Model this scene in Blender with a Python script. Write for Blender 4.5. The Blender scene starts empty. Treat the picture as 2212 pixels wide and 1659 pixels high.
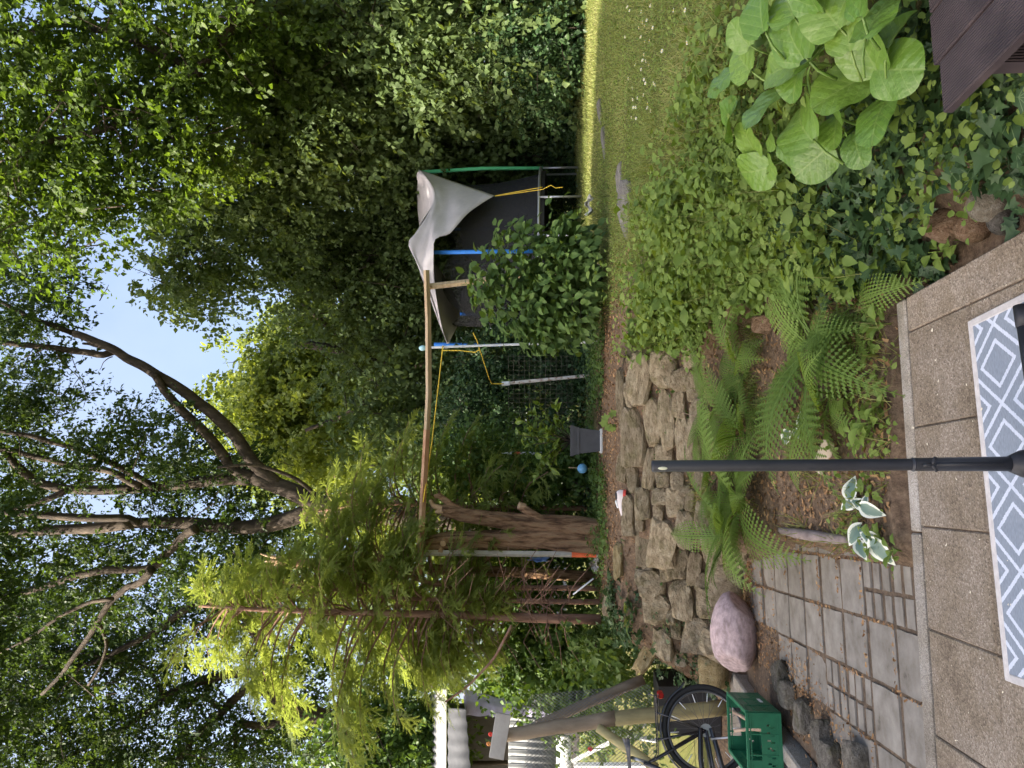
import bpy, bmesh, math, random
import numpy as np
from mathutils import Vector, Matrix, noise
R = math.radians
scene = bpy.context.scene
col = scene.collection

# ------------------------------------------------------------------ camera, sky, sun, exposure
CAM_Z = 1.45
PITCH = R(4.154)
FPX = 1597.0                     # focal length in pixels of a 2212 x 1659 picture
cam_data = bpy.data.cameras.new('camera')
cam_data.sensor_fit = 'HORIZONTAL'
cam_data.sensor_width = 36.0
cam_data.lens = 36.0 * FPX / 2212.0
cam_data.clip_start = 0.05
cam_data.clip_end = 2000
cam = bpy.data.objects.new('camera', cam_data)
col.objects.link(cam)
_r = Vector((1, 0, 0)); _f = Vector((0, math.cos(PITCH), math.sin(PITCH))); _u = _r.cross(_f)
_m = Matrix((-_u, _r, -_f)).transposed().to_4x4()      # the phone was held on its side
_m.translation = Vector((0, 0, CAM_Z))
cam.matrix_world = _m
scene.camera = cam

SUN_EL = R(44); SUN_AZ = R(-112)      # azimuth measured from +Y towards +X
sun_from = Vector((math.sin(SUN_AZ) * math.cos(SUN_EL), math.cos(SUN_AZ) * math.cos(SUN_EL), math.sin(SUN_EL)))
world = bpy.data.worlds.new('World'); scene.world = world; world.use_nodes = True
wn = world.node_tree.nodes; wl = world.node_tree.links
sky = wn.new('ShaderNodeTexSky'); sky.sky_type = 'NISHITA'; sky.sun_disc = False
sky.sun_elevation = SUN_EL; sky.sun_rotation = SUN_AZ
sky.air_density = 1.0; sky.dust_density = 7.5; sky.ozone_density = 2.0
wtc = wn.new('ShaderNodeTexCoord')
wno = wn.new('ShaderNodeTexNoise'); wno.inputs['Scale'].default_value = 2.6; wno.inputs['Detail'].default_value = 6
wno.inputs['Roughness'].default_value = 0.55
wl.new(wtc.outputs['Generated'], wno.inputs['Vector'])
wra = wn.new('ShaderNodeValToRGB'); wra.color_ramp.elements[0].position = 0.40; wra.color_ramp.elements[1].position = 0.78
wra.color_ramp.elements[0].color = (0, 0, 0, 1); wra.color_ramp.elements[1].color = (0.25, 0.25, 0.25, 1)
wl.new(wno.outputs['Fac'], wra.inputs['Fac'])
wmx = wn.new('ShaderNodeMixRGB'); wmx.inputs['Color2'].default_value = (2.6, 2.9, 3.4, 1)
wl.new(wra.outputs['Color'], wmx.inputs['Fac']); wl.new(sky.outputs['Color'], wmx.inputs['Color1'])
bg = wn['Background']; bg.inputs['Strength'].default_value = 0.115
wl.new(wmx.outputs['Color'], bg.inputs['Color'])
sun_data = bpy.data.lights.new('sun', 'SUN'); sun_data.energy = 4.0; sun_data.angle = R(0.6)
sun_data.color = (1.0, 0.93, 0.80)
sun = bpy.data.objects.new('sun', sun_data); col.objects.link(sun)
sun.rotation_euler = sun_from.to_track_quat('Z', 'Y').to_euler()
vs = scene.view_settings
vs.view_transform = 'Standard'; vs.look = 'None'; vs.gamma = 1.0; vs.use_curve_mapping = False
vs.exposure = 2.05
vs.use_white_balance = True; vs.white_balance_temperature = 6700; vs.white_balance_tint = 10
scene.cycles.max_bounces = 7; scene.cycles.diffuse_bounces = 4; scene.cycles.transmission_bounces = 5
scene.cycles.transparent_max_bounces = 6; scene.cycles.glossy_bounces = 2
scene.cycles.use_denoising = True
scene.cycles.sample_clamp_indirect = 6.0
scene.cycles.use_adaptive_sampling = True
scene.cycles.adaptive_threshold = 0.02

# ------------------------------------------------------------------ photograph geometry -> places in the garden
def ray(x, y):
    a = (829.5 - y) / FPX; b = (1106.0 - x) / FPX
    return a, math.cos(PITCH) - b * math.sin(PITCH), math.sin(PITCH) + b * math.cos(PITCH)
def P(x, y, Y):                       # point seen at picture position (x, y) standing Y metres away
    a, f, u = ray(x, y); k = Y / f
    return Vector((a * k, Y, CAM_Z + u * k))
def G(x, y, z):                       # point of the level z seen at (x, y)
    a, f, u = ray(x, y); k = (z - CAM_Z) / u
    return Vector((a * k, f * k, z))
def px(n, Y): return n * Y / FPX       # n picture units as metres at distance Y

def sstep(a, b, v):
    t = min(1.0, max(0.0, (v - a) / (b - a))); return t * t * (3 - 2 * t)
BASE = [(-3.9, 40), (-3.7, 14), (-3.5, 9.2), (-3.2, 7.5), (-2.72, 6.62), (-2.3, 6.5), (-1.7, 6.45), (-0.7, 6.35), (0.15, 6.05), (0.52, 5.3), (0.56, 4.2), (0.50, 3.4), (0.58, 2.6), (0.72, 1.9), (0.95, 0.8), (1.2, -6)]
def base_dist(X, Y):                  # + on the raised garden side of the foot of the bank
    best = 1e9; sg = 1
    for (x0, y0), (x1, y1) in zip(BASE, BASE[1:]):
        dx, dy = x1 - x0, y1 - y0; L2 = dx * dx + dy * dy
        t = min(1, max(0, ((X - x0) * dx + (Y - y0) * dy) / L2))
        d = math.hypot(X - x0 - t * dx, Y - y0 - t * dy)
        if d < best:
            best = d; sg = 1 if dx * (Y - y0) - dy * (X - x0) > 0 else -1
    return best * sg
def terrace_z(Y): return 0.78 + 0.043 * (min(Y, 16) - 3.3)
def bed_left(Y):
    return float(np.interp(Y, [2.5, 3.2, 3.7, 4.95, 6.2, 7], [-0.70, -0.74, -0.83, -1.0, -1.40, -1.45]))
def low_z(X, Y):
    z = -0.13
    if Y > 3.1:
        t = sstep(3.2, 6.4, Y) * 0.33 + 0.035
        k = sstep(bed_left(Y) - 0.05, bed_left(Y) + 0.04, X); tt = -X * 0.1426 + Y * 0.9898
        z = z + (t + 0.12) * k * sstep(3.275, 3.33, tt)
    return z
def ground_z(X, Y):
    d = base_dist(X, Y)
    zl = low_z(X, Y)
    if d <= 0: return zl
    w = 0.80 if X < 0.3 else 1.0
    t = sstep(-0.12, w, d); t = (t - 0.047) / 0.953
    if X > 0.2:
        t = 0.6 * min(1, d / w) + 0.4 * t
    zt = terrace_z(Y)
    if Y > 9 : zt += 0.0
    return zl + (zt - zl) * max(0, t)
def hit(x, y, lift=0.0, smax=40):     # where the line of sight through (x, y) meets the ground (lifted)
    a, f, u = ray(x, y); Y = 1.2
    prev = Y
    while Y < smax:
        k = Y / f
        if CAM_Z + u * k <= ground_z(a * k, Y) + lift:
            lo, hi = prev, Y
            for _ in range(14):
                m = (lo + hi) / 2; k = m / f
                if CAM_Z + u * k <= ground_z(a * k, m) + lift: hi = m
                else: lo = m
            k = hi / f
            return Vector((a * k, hi, CAM_Z + u * k))
        prev = Y; Y += 0.04
    k = smax / f
    return Vector((a * k, smax, CAM_Z + u * k))
YAW = R(8.2)
def R8(s, t, z):                       # the patio's own axes
    return Vector((s * math.cos(YAW) - t * math.sin(YAW), s * math.sin(YAW) + t * math.cos(YAW), z))

# ------------------------------------------------------------------ objects
def tag(o, label=None, cat=None, group=None, kind=None):
    if label: o['label'] = label
    if cat: o['category'] = cat
    if group: o['group'] = group
    if kind: o['kind'] = kind
    return o
def link(name, me, parent=None):
    o = bpy.data.objects.new(name, me); col.objects.link(o)
    if parent is not None:
        o.parent = parent
    return o
def empty(name, loc=(0, 0, 0), rz=0, label=None, cat=None, group=None):
    o = bpy.data.objects.new(name, None); o.empty_display_size = 0.1; col.objects.link(o)
    o.location = loc; o.rotation_euler = (0, 0, rz)
    return tag(o, label, cat, group)
def place(o, M):
    o.matrix_local = M; return o
def frame(loc, d, n, s=1.0):           # matrix with +X along d and +Z close to n
    d = Vector(d).normalized(); n = Vector(n)
    y = n.cross(d)
    if y.length < 1e-6: y = Vector((0, 1, 0)).cross(d)
    y.normalize(); z = d.cross(y)
    m = Matrix((d, y, z)).transposed().to_4x4() @ Matrix.Scale(s, 4)
    m.translation = Vector(loc); return m

class MB:
    def __init__(s): s.v = []; s.f = []
    def add(s, vs_, fs):
        o = len(s.v); s.v += [tuple(v) for v in vs_]; s.f += [tuple(i + o for i in f) for f in fs]; return s
    def box(s, c, size, rot=None, ch=0.0):
        x, y, z = size[0] / 2, size[1] / 2, size[2] / 2
        if ch <= 0:
            vs_ = [Vector((i * x, j * y, k * z)) for i in (-1, 1) for j in (-1, 1) for k in (-1, 1)]
            fs = [(0, 1, 3, 2), (4, 6, 7, 5), (0, 4, 5, 1), (2, 3, 7, 6), (0, 2, 6, 4), (1, 5, 7, 3)]
        else:
            ch = min(ch, x * .9, y * .9, z * .9)
            bm = bmesh.new(); bmesh.ops.create_cube(bm, size=1.0)
            for v in bm.verts: v.co = Vector((v.co.x * 2 * x, v.co.y * 2 * y, v.co.z * 2 * z))
            bmesh.ops.bevel(bm, geom=bm.edges[:], offset=ch, segments=1, affect='EDGES', profile=0.5)
            bm.verts.ensure_lookup_table()
            vs_ = [v.co.copy() for v in bm.verts]; fs = [tuple(v.index for v in f.verts) for f in bm.faces]; bm.free()
        M = rot if rot is not None else Matrix.Identity(3)
        if isinstance(M, Matrix) and len(M) == 4: M = M.to_3x3()
        c = Vector(c)
        return s.add([c + M @ v for v in vs_], fs)
    def tube(s, pts, rad, n=8, cap=True):
        pts = [Vector(p) for p in pts]
        if not hasattr(rad, '__len__'): rad = [rad] * len(pts)
        up = None; rings = []
        for i, p in enumerate(pts):
            t = (pts[min(i + 1, len(pts) - 1)] - pts[max(i - 1, 0)])
            if t.length < 1e-9: t = Vector((0, 0, 1))
            t.normalize()
            if up is None:
                up = Vector((0, 0, 1)) if abs(t.z) < 0.9 else Vector((1, 0, 0))
            a = t.cross(up)
            if a.length < 1e-6: a = t.cross(Vector((0, 1, 0)))
            a.normalize(); b = a.cross(t); up = b
            rings.append([p + (a * math.cos(2 * math.pi * k / n) + b * math.sin(2 * math.pi * k / n)) * rad[i] for k in range(n)])
        vs_ = [v for r in rings for v in r]; fs = []
        for i in range(len(pts) - 1):
            for k in range(n):
                fs.append((i * n + k, i * n + (k + 1) % n, (i + 1) * n + (k + 1) % n, (i + 1) * n + k))
        if cap:
            fs.append(tuple(range(n))[::-1]); fs.append(tuple((len(pts) - 1) * n + k for k in range(n)))
        return s.add(vs_, fs)
    def sphere(s, c, r, nu=12, nv=8):
        r = r if hasattr(r, '__len__') else (r, r, r); c = Vector(c); vs_ = []; fs = []
        for j in range(nv + 1):
            th = math.pi * j / nv
            for i in range(nu):
                ph = 2 * math.pi * i / nu
                vs_.append(c + Vector((r[0] * math.sin(th) * math.cos(ph), r[1] * math.sin(th) * math.sin(ph), r[2] * math.cos(th))))
        for j in range(nv):
            for i in range(nu):
                fs.append((j * nu + i, (j + 1) * nu + i, (j + 1) * nu + (i + 1) % nu, j * nu + (i + 1) % nu))
        return s.add(vs_, fs)
    def torus(s, c, Rr, r, ax, n=40, m=8, a0=0, a1=2 * math.pi):
        ax = Vector(ax).normalized(); e1 = ax.orthogonal().normalized(); e2 = ax.cross(e1); c = Vector(c)
        closed = abs(a1 - a0 - 2 * math.pi) < 1e-6; N = n if closed else n + 1; vs_ = []; fs = []
        for i in range(N):
            t = a0 + (a1 - a0) * i / n; d = e1 * math.cos(t) + e2 * math.sin(t)
            for k in range(m):
                q = 2 * math.pi * k / m; vs_.append(c + d * (Rr + r * math.cos(q)) + ax * r * math.sin(q))
        for i in range(n):
            j = (i + 1) % N
            for k in range(m): fs.append((i * m + k, i * m + (k + 1) % m, j * m + (k + 1) % m, j * m + k))
        return s.add(vs_, fs)
    def mesh(s, name, mat, smooth=True):
        me = bpy.data.meshes.new(name); me.from_pydata(s.v, [], s.f); me.update()
        if mat: me.materials.append(mat)
        if smooth: me.shade_smooth() if hasattr(me, 'shade_smooth') else None
        return me
    def build(s, name, mat, parent=None, smooth=False):
        return link(name, s.mesh(name, mat, smooth), parent)

# templated scatter: thousands of small faces in one numpy-built mesh
def scatter_mesh(name, tv, tf, Pn, D, N, S, mat, rnd=None, W=None, smooth=False):
    tv = np.asarray(tv, float); tf = np.asarray(tf, int)
    D = D / np.maximum(np.linalg.norm(D, axis=1, keepdims=True), 1e-9)
    Sd = np.cross(N, D); l = np.linalg.norm(Sd, axis=1, keepdims=True)
    bad = l[:, 0] < 1e-4
    if bad.any():
        Sd[bad] = np.cross(D[bad], np.array([0.3, 0.5, 0.8])); l = np.linalg.norm(Sd, axis=1, keepdims=True)
    Sd = Sd / l; Nn = np.cross(D, Sd)
    S = np.asarray(S).reshape(-1, 1, 1); W = S if W is None else np.asarray(W).reshape(-1, 1, 1)
    V = Pn[:, None, :] + S * tv[None, :, 0:1] * D[:, None, :] + W * tv[None, :, 1:2] * Sd[:, None, :] + S * tv[None, :, 2:3] * Nn[:, None, :]
    n = len(Pn); k = len(tv)
    F = tf[None, :, :] + (np.arange(n) * k)[:, None, None]
    me = bpy.data.meshes.new(name)
    V = V.reshape(-1, 3); F = F.reshape(-1, 3)
    me.vertices.add(len(V)); me.vertices.foreach_set('co', V.ravel())
    me.loops.add(F.size); me.loops.foreach_set('vertex_index', F.ravel().astype(np.int32))
    me.polygons.add(len(F)); me.polygons.foreach_set('loop_start', (np.arange(len(F)) * 3).astype(np.int32))
    me.update(calc_edges=True)
    at = me.attributes.new('rnd', 'FLOAT', 'POINT')
    rr = np.random.rand(n) if rnd is None else rnd
    at.data.foreach_set('value', np.repeat(rr, k).astype(np.float32))
    me.materials.append(mat)
    if smooth: me.shade_smooth()
    return me
KITE = ([(0, 0, 0), (.42, .36, .10), (1, 0, -.06), (.42, -.36, .10)], [(0, 1, 2), (0, 2, 3)])
OVATE = ([(0, 0, 0), (.22, .30, .07), (.6, .30, .08), (1, 0, -.12), (.6, -.30, .08), (.22, -.30, .07), (.5, 0, 0)],
         [(0, 1, 6), (1, 2, 6), (2, 3, 6), (3, 4, 6), (4, 5, 6), (5, 0, 6)])
MAPLE = ([(0, 0, 0), (-.02, .34, .05), (.30, .24, .03), (.44, .52, .0), (.58, .22, .04), (1, 0, -.08), (.58, -.22, .04), (.44, -.52, 0), (.30, -.24, .03), (-.02, -.34, .05), (.35, 0, .0)],
         [(0, 1, 10), (1, 2, 10), (2, 3, 10), (3, 4, 10), (4, 5, 10), (5, 6, 10), (6, 7, 10), (7, 8, 10), (8, 9, 10), (9, 0, 10)])
BLADE = ([(0, .5, 0), (0, -.5, 0), (.55, .36, .06), (.55, -.36, .06), (1, 0, .24)], [(0, 1, 2), (1, 3, 2), (2, 3, 4)])
FLAKE = ([(-.5, -.2, 0), (.5, -.12, .12), (.42, .22, .0), (-.4, .24, .1)], [(0, 1, 2), (0, 2, 3)])
def ell(x, y, rx, ry, Y, rY):         # crown lobe given by its place in the picture and its distance
    return (P(x, y, Y), px(ry, Y), rY, px(rx, Y))
def in_blobs(rng, blobs, n, shell=0.55):
    vol = np.array([b[1] * b[2] * b[3] for b in blobs]) ** 0.75; vol /= vol.sum()
    idx = rng.choice(len(blobs), n, p=vol)
    u = rng.normal(size=(n, 3)); u /= np.linalg.norm(u, axis=1, keepdims=True)
    r = (shell + (1 - shell) * rng.random(n))[:, None] ** 0.7 * (1 + 0.10 * rng.normal(size=(n, 1)))
    c = np.array([tuple(b[0]) for b in blobs])[idx]; rad = np.array([b[1:4] for b in blobs])[idx]
    return c + u * r * rad, u
def leaf_crown(name, blobs, n, size, mat, parent, seed, tmpl=KITE, per=22, spread=0.28, droop=0.55, shell=0.35, flat=0.6, aspect=1.0, shoot=3.0):
    """leaves sit along drooping shoots that fan out of branch ends; gaps stay between the sprays"""
    rng = np.random.default_rng(seed)
    per = int(per * 1.15); m = max(1, n // per); q = 4; b = max(1, m // q)
    C, U = in_blobs(rng, blobs, b, shell)
    kb = rng.integers(0, b, m)
    o = C[kb] + rng.normal(size=(m, 3)) * spread * 1.1
    sd = U[kb] * 0.55 + rng.normal(size=(m, 3)) * 0.55; sd[:, 2] -= droop; sd /= np.linalg.norm(sd, axis=1, keepdims=True)
    sl = spread * shoot * (0.45 + 0.9 * rng.random(m))
    k = rng.integers(0, m, n); t = rng.random(n)
    Pn = o[k] + sd[k] * (sl[k] * t)[:, None] + rng.normal(size=(n, 3)) * (spread * 0.20) * np.array([1, 1, 0.8])
    Pn[:, 2] -= (t ** 2) * sl[k] * 0.25 * flat
    D = sd[k] * 0.45 + rng.normal(size=(n, 3)) * 0.65; D[:, 2] -= droop * 0.6
    N = rng.normal(size=(n, 3)) * 0.55 + (rng.normal(size=(m, 3)) * 0.45)[k] + np.array([-0.1, -0.4, 0.8])
    S = size * (0.5 + 0.45 * rng.random(n) + 0.5 * rng.random(n) ** 3) * (0.75 + 0.5 * rng.random(m))[k]
    rnd = np.clip(0.4 * rng.random(n) + 0.35 * rng.random(m)[k] + 0.25 * rng.random(b)[kb][k], 0, 1)
    me = scatter_mesh(name, tmpl[0], tmpl[1], Pn, D, N, S, mat, rnd, W=S * aspect)
    return link(name, me, parent)

# ------------------------------------------------------------------ materials
def nd(nt, t, **kw):
    n = nt.nodes.new(t)
    for k, v in kw.items():
        if hasattr(n, k) and k not in n.inputs: setattr(n, k, v)
        else: n.inputs[k].default_value = v
    return n
def base_mat(name, rough=0.7, spec=0.3):
    m = bpy.data.materials.new(name); m.use_nodes = True
    b = m.node_tree.nodes['Principled BSDF']; b.inputs['Roughness'].default_value = rough
    b.inputs['Specular IOR Level'].default_value = spec
    return m, m.node_tree, b
def ramp(nt, stops):
    r = nt.nodes.new('ShaderNodeValToRGB'); e = r.color_ramp.elements
    while len(e) < len(stops): e.new(0.5)
    for i, (p, c) in enumerate(stops):
        e[i].position = p; e[i].color = (*c, 1) if len(c) == 3 else c
    return r
def bump(nt, b, src, strength=0.3, dist=0.02):
    n = nt.nodes.new('ShaderNodeBump'); n.inputs['Strength'].default_value = strength; n.inputs['Distance'].default_value = dist
    nt.links.new(src, n.inputs['Height'])
    if b.inputs['Normal'].is_linked: nt.links.new(b.inputs['Normal'].links[0].from_socket, n.inputs['Normal'])
    nt.links.new(n.outputs['Normal'], b.inputs['Normal']); return n
def pm(name, stops, scale=8, detail=6, rough=0.75, bmp=0.3, bdist=0.01, bscale=None, stretch=None, vary=0.12, spec=0.3, metal=0.0, coord='Object', distort=0.0):
    """plain procedural surface: noise-driven colour stops, fine relief, per-object variation"""
    m, nt, b = base_mat(name, rough, spec); L = nt.links
    tc = nt.nodes.new('ShaderNodeTexCoord'); src = tc.outputs[coord]
    if stretch:
        mp = nt.nodes.new('ShaderNodeMapping'); mp.inputs['Scale'].default_value = stretch; L.new(src, mp.inputs['Vector']); src = mp.outputs['Vector']
    oi = nt.nodes.new('ShaderNodeObjectInfo')
    ad = nt.nodes.new('ShaderNodeVectorMath'); ad.operation = 'ADD'; L.new(src, ad.inputs[0])
    cx = nt.nodes.new('ShaderNodeCombineXYZ'); ml = nt.nodes.new('ShaderNodeMath'); ml.operation = 'MULTIPLY'; ml.inputs[1].default_value = 37.0
    L.new(oi.outputs['Random'], ml.inputs[0]); L.new(ml.outputs[0], cx.inputs[0]); L.new(ml.outputs[0], cx.inputs[1]); L.new(cx.outputs[0], ad.inputs[1])
    n1 = nt.nodes.new('ShaderNodeTexNoise'); n1.inputs['Scale'].default_value = scale; n1.inputs['Detail'].default_value = detail
    n1.inputs['Roughness'].default_value = 0.62; n1.inputs['Distortion'].default_value = distort; L.new(ad.outputs[0], n1.inputs['Vector'])
    r = ramp(nt, stops); L.new(n1.outputs['Fac'], r.inputs['Fac'])
    hs = nt.nodes.new('ShaderNodeHueSaturation'); L.new(r.outputs['Color'], hs.inputs['Color'])
    mr = nt.nodes.new('ShaderNodeMapRange'); mr.inputs['To Min'].default_value = 1 - vary; mr.inputs['To Max'].default_value = 1 + vary
    L.new(oi.outputs['Random'], mr.inputs['Value']); L.new(mr.outputs[0], hs.inputs['Value'])
    L.new(hs.outputs['Color'], b.inputs['Base Color']); b.inputs['Metallic'].default_value = metal
    if bmp > 0:
        n2 = nt.nodes.new('ShaderNodeTexNoise'); n2.inputs['Scale'].default_value = bscale or scale * 4; n2.inputs['Detail'].default_value = 8
        n2.inputs['Roughness'].default_value = 0.7
        L.new(ad.outputs[0], n2.inputs['Vector']); bump(nt, b, n2.outputs['Fac'], bmp, bdist)
    return m
def leafm(name, dark, mid, light, trans=0.45, rough=0.5, attr=True, spec=0.22, tcol=None, nscale=0.35):
    """leaf: colour varies from leaf to leaf and branch to branch, light shines through"""
    m, nt, b = base_mat(name, rough, spec); L = nt.links
    r = ramp(nt, [(0.0, dark), (0.5, mid), (1.0, light)])
    if attr:
        a = nt.nodes.new('ShaderNodeAttribute'); a.attribute_name = 'rnd'; src = a.outputs['Fac']
    else:
        a = nt.nodes.new('ShaderNodeObjectInfo'); src = a.outputs['Random']
    g = nt.nodes.new('ShaderNodeNewGeometry'); n = nt.nodes.new('ShaderNodeTexNoise'); n.inputs['Scale'].default_value = nscale; n.inputs['Detail'].default_value = 2
    L.new(g.outputs['Position'], n.inputs['Vector'])
    mx = nt.nodes.new('ShaderNodeMath'); mx.operation = 'MULTIPLY_ADD'; mx.inputs[1].default_value = 0.6
    L.new(src, mx.inputs[0])
    m2 = nt.nodes.new('ShaderNodeMath'); m2.operation = 'MULTIPLY_ADD'; m2.inputs[1].default_value = 1.2; m2.inputs[2].default_value = -0.4
    L.new(n.outputs['Fac'], m2.inputs[0]); L.new(m2.outputs[0], mx.inputs[2])
    L.new(mx.outputs[0], r.inputs['Fac']); L.new(r.outputs['Color'], b.inputs['Base Color'])
    t = nt.nodes.new('ShaderNodeBsdfTranslucent')
    if tcol:
        hm = nt.nodes.new('ShaderNodeMixRGB'); hm.blend_type = 'MULTIPLY'; hm.inputs['Fac'].default_value = 1; hm.inputs['Color2'].default_value = (*tcol, 1)
        L.new(r.outputs['Color'], hm.inputs['Color1']); L.new(hm.outputs['Color'], t.inputs['Color'])
    else: L.new(r.outputs['Color'], t.inputs['Color'])
    ms = nt.nodes.new('ShaderNodeMixShader'); ms.inputs['Fac'].default_value = trans
    L.new(b.outputs[0], ms.inputs[1]); L.new(t.outputs[0], ms.inputs[2])
    L.new(ms.outputs[0], nt.nodes['Material Output'].inputs['Surface'])
    return m
def plain(name, c, rough=0.5, metal=0.0, spec=0.4, vary=0.06):
    c = tuple(c); return pm(name, [(0.3, tuple(v * 0.86 for v in c)), (0.7, tuple(min(1, v * 1.1) for v in c))], scale=14, detail=3, rough=rough, bmp=0.08, bdist=0.002, bscale=90, vary=vary, metal=metal, spec=spec)
TC = (1.5, 1.35, 0.5)
M = {}
M['leaf_far'] = leafm('leaf_far', (.040, .070, .016), (.072, .115, .022), (.12, .165, .028), .5, tcol=(1.9, 1.9, .7))
M['leaf_maple'] = leafm('leaf_maple', (.062, .098, .038), (.110, .162, .058), (.175, .228, .078), .42, tcol=TC)
M['leaf_bright'] = leafm('leaf_bright', (.14, .195, .055), (.20, .26, .075), (.27, .325, .10), .5, tcol=TC)
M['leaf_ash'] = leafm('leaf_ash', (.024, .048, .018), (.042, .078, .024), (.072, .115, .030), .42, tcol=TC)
M['leaf_ivy'] = leafm('leaf_ivy', (.022, .048, .020), (.040, .080, .030), (.075, .125, .040), .22, rough=.38)
M['leaf_shrub'] = leafm('leaf_shrub', (.050, .100, .026), (.085, .150, .038), (.13, .195, .048), .35, tcol=TC, attr=True)
M['leaf_shrub1'] = leafm('leaf_shrub_single', (.075, .140, .036), (.115, .195, .052), (.165, .25, .070), .35, tcol=TC, attr=False)
M['leaf_herb'] = leafm('leaf_herb', (.090, .150, .030), (.15, .225, .048), (.23, .305, .075), .35, tcol=TC, nscale=1.4)
M['leaf_herb1'] = leafm('leaf_herb_single', (.090, .150, .030), (.15, .225, .045), (.22, .295, .065), .35, tcol=TC, attr=False, nscale=1.4)
M['needle'] = leafm('needle', (.15, .195, .048), (.21, .26, .066), (.27, .315, .085), .55, tcol=(1.45, 1.4, .9))
M['fern'] = leafm('fern', (.090, .155, .032), (.135, .215, .044), (.19, .275, .06), .38, tcol=TC, attr=False)
M['grass'] = leafm('grass', (.120, .165, .036), (.205, .235, .068), (.36, .34, .15), .3, tcol=TC, nscale=0.9)
M['litter'] = leafm('litter', (.14, .065, .028), (.28, .155, .070), (.46, .30, .15), .05, nscale=2, rough=.8)
M['bark'] = pm('bark', [(.25, (.022, .016, .012)), (.5, (.055, .041, .031)), (.75, (.12, .092, .068))], 9, stretch=(1, 1, .25), rough=.9, bmp=.9, bdist=.03, bscale=22, coord='Object')
M['bark_red'] = pm('bark_red', [(.25, (.12, .062, .042)), (.5, (.26, .145, .10)), (.75, (.44, .29, .22))], 10, stretch=(1, 1, .22), rough=.9, bmp=.9, bdist=.02, bscale=30)
M['bark_stump'] = pm('bark_stump', [(.30, (.045, .026, .016)), (.42, (.21, .115, .062)), (.56, (.42, .255, .145)), (.78, (.27, .22, .13))], 13, stretch=(1.5, 1.5, .30), rough=.95, bmp=1.0, bdist=.08, bscale=22)
M['cut_wood'] = pm('cut_wood', [(.3, (.36, .22, .12)), (.7, (.58, .40, .25))], 14, rough=.8, bmp=.3)
# ================================================================== THE SETTING
def shape_attr(me, name, vals):
    a = me.attributes.new(name, 'FLOAT', 'POINT'); a.data.foreach_set('value', np.asarray(vals, np.float32))
# ---- ground: one sheet from the patio to the horizon
def axis(lo, hi, step, far):
    a = np.arange(lo, hi + 1e-6, step)
    g = [step]; 
    while sum(g) < far: g.append(g[-1] * 1.35)
    c = np.cumsum(g)
    return np.concatenate([(lo - c)[::-1], a, hi + c])
gx = axis(-4.0, 6.0, 0.07, 600); gy = np.concatenate([axis(-1.0, 2.0, 0.25, 300)[:-1], np.arange(2.0, 9.0, 0.07), np.arange(9.0, 16.0, 0.2), 16 + np.cumsum(0.3 * 1.35 ** np.arange(24))])
gy = np.unique(np.round(gy[(gy > -320)], 4)); gy = gy[np.concatenate([[True], np.diff(gy) > 0.03])]
V = []; grass = []
for Y in gy:
    for X in gx:
        z = ground_z(X, Y)
        nz = noise.noise(Vector((X * 1.3, Y * 1.3, 0)))
        z += (0.015 * nz + 0.012 * noise.noise(Vector((X * 6, Y * 6, 3)))) if (base_dist(X, Y) > 0.3 and abs(X) < 10 and Y < 20) else (0.008 * noise.noise(Vector((X * 7, Y * 7, 1))) if Y > 3.2 and X > -2.0 and Y < 7 and X > bed_left(Y) else 0)
        V.append((X, Y, z))
        d = base_dist(X, Y)
        g = sstep(0.55, 1.15, X + 0.35 * nz - 0.03 * max(0, Y - 5)) * sstep(0.25, 0.8, d)
        if Y > 9: g = max(g, 0.75 * sstep(9, 10.5, Y))
        if d < 0 and Y > 8: g = 0.8
        if abs(X) > 12 or Y > 25 or Y < -3: g = 1
        grass.append(g)
nx = len(gx); F = [(j * nx + i, j * nx + i + 1, (j + 1) * nx + i + 1, (j + 1) * nx + i) for j in range(len(gy) - 1) for i in range(nx - 1)]
me = bpy.data.meshes.new('ground'); me.from_pydata(V, [], F); shape_attr(me, 'grass', grass); me.shade_smooth()
m, nt, b = base_mat('ground', .95, .1); L = nt.links
tc = nt.nodes.new('ShaderNodeTexCoord')
n1 = nd(nt, 'ShaderNodeTexNoise', Scale=22.0, Detail=10.0, Roughness=.75); L.new(tc.outputs['Object'], n1.inputs['Vector'])
n2 = nd(nt, 'ShaderNodeTexNoise', Scale=1.7, Detail=4.0); L.new(tc.outputs['Object'], n2.inputs['Vector'])
soil = ramp(nt, [(.25, (.040, .028, .019)), (.42, (.105, .072, .048)), (.58, (.20, .14, .092)), (.78, (.34, .25, .17))]); L.new(n1.outputs['Fac'], soil.inputs['Fac'])
gr = ramp(nt, [(.3, (.045, .062, .016)), (.5, (.095, .105, .030)), (.72, (.17, .155, .06))]); L.new(n1.outputs['Fac'], gr.inputs['Fac'])
at = nt.nodes.new('ShaderNodeAttribute'); at.attribute_name = 'grass'
mt = nt.nodes.new('ShaderNodeMath'); mt.operation = 'MULTIPLY_ADD'; mt.inputs[1].default_value = 1.6; mt.inputs[2].default_value = -.3; L.new(n2.outputs['Fac'], mt.inputs[0])
m3 = nt.nodes.new('ShaderNodeMath'); m3.operation = 'MULTIPLY'; m3.use_clamp = True; L.new(at.outputs['Fac'], m3.inputs[0])
m4 = nt.nodes.new('ShaderNodeMath'); m4.operation = 'ADD'; m4.inputs[1].default_value = .55; L.new(mt.outputs[0], m4.inputs[0]); L.new(m4.outputs[0], m3.inputs[1])
mx = nt.nodes.new('ShaderNodeMixRGB'); L.new(m3.outputs[0], mx.inputs['Fac']); L.new(soil.outputs['Color'], mx.inputs['Color1']); L.new(gr.outputs['Color'], mx.inputs['Color2'])
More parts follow.
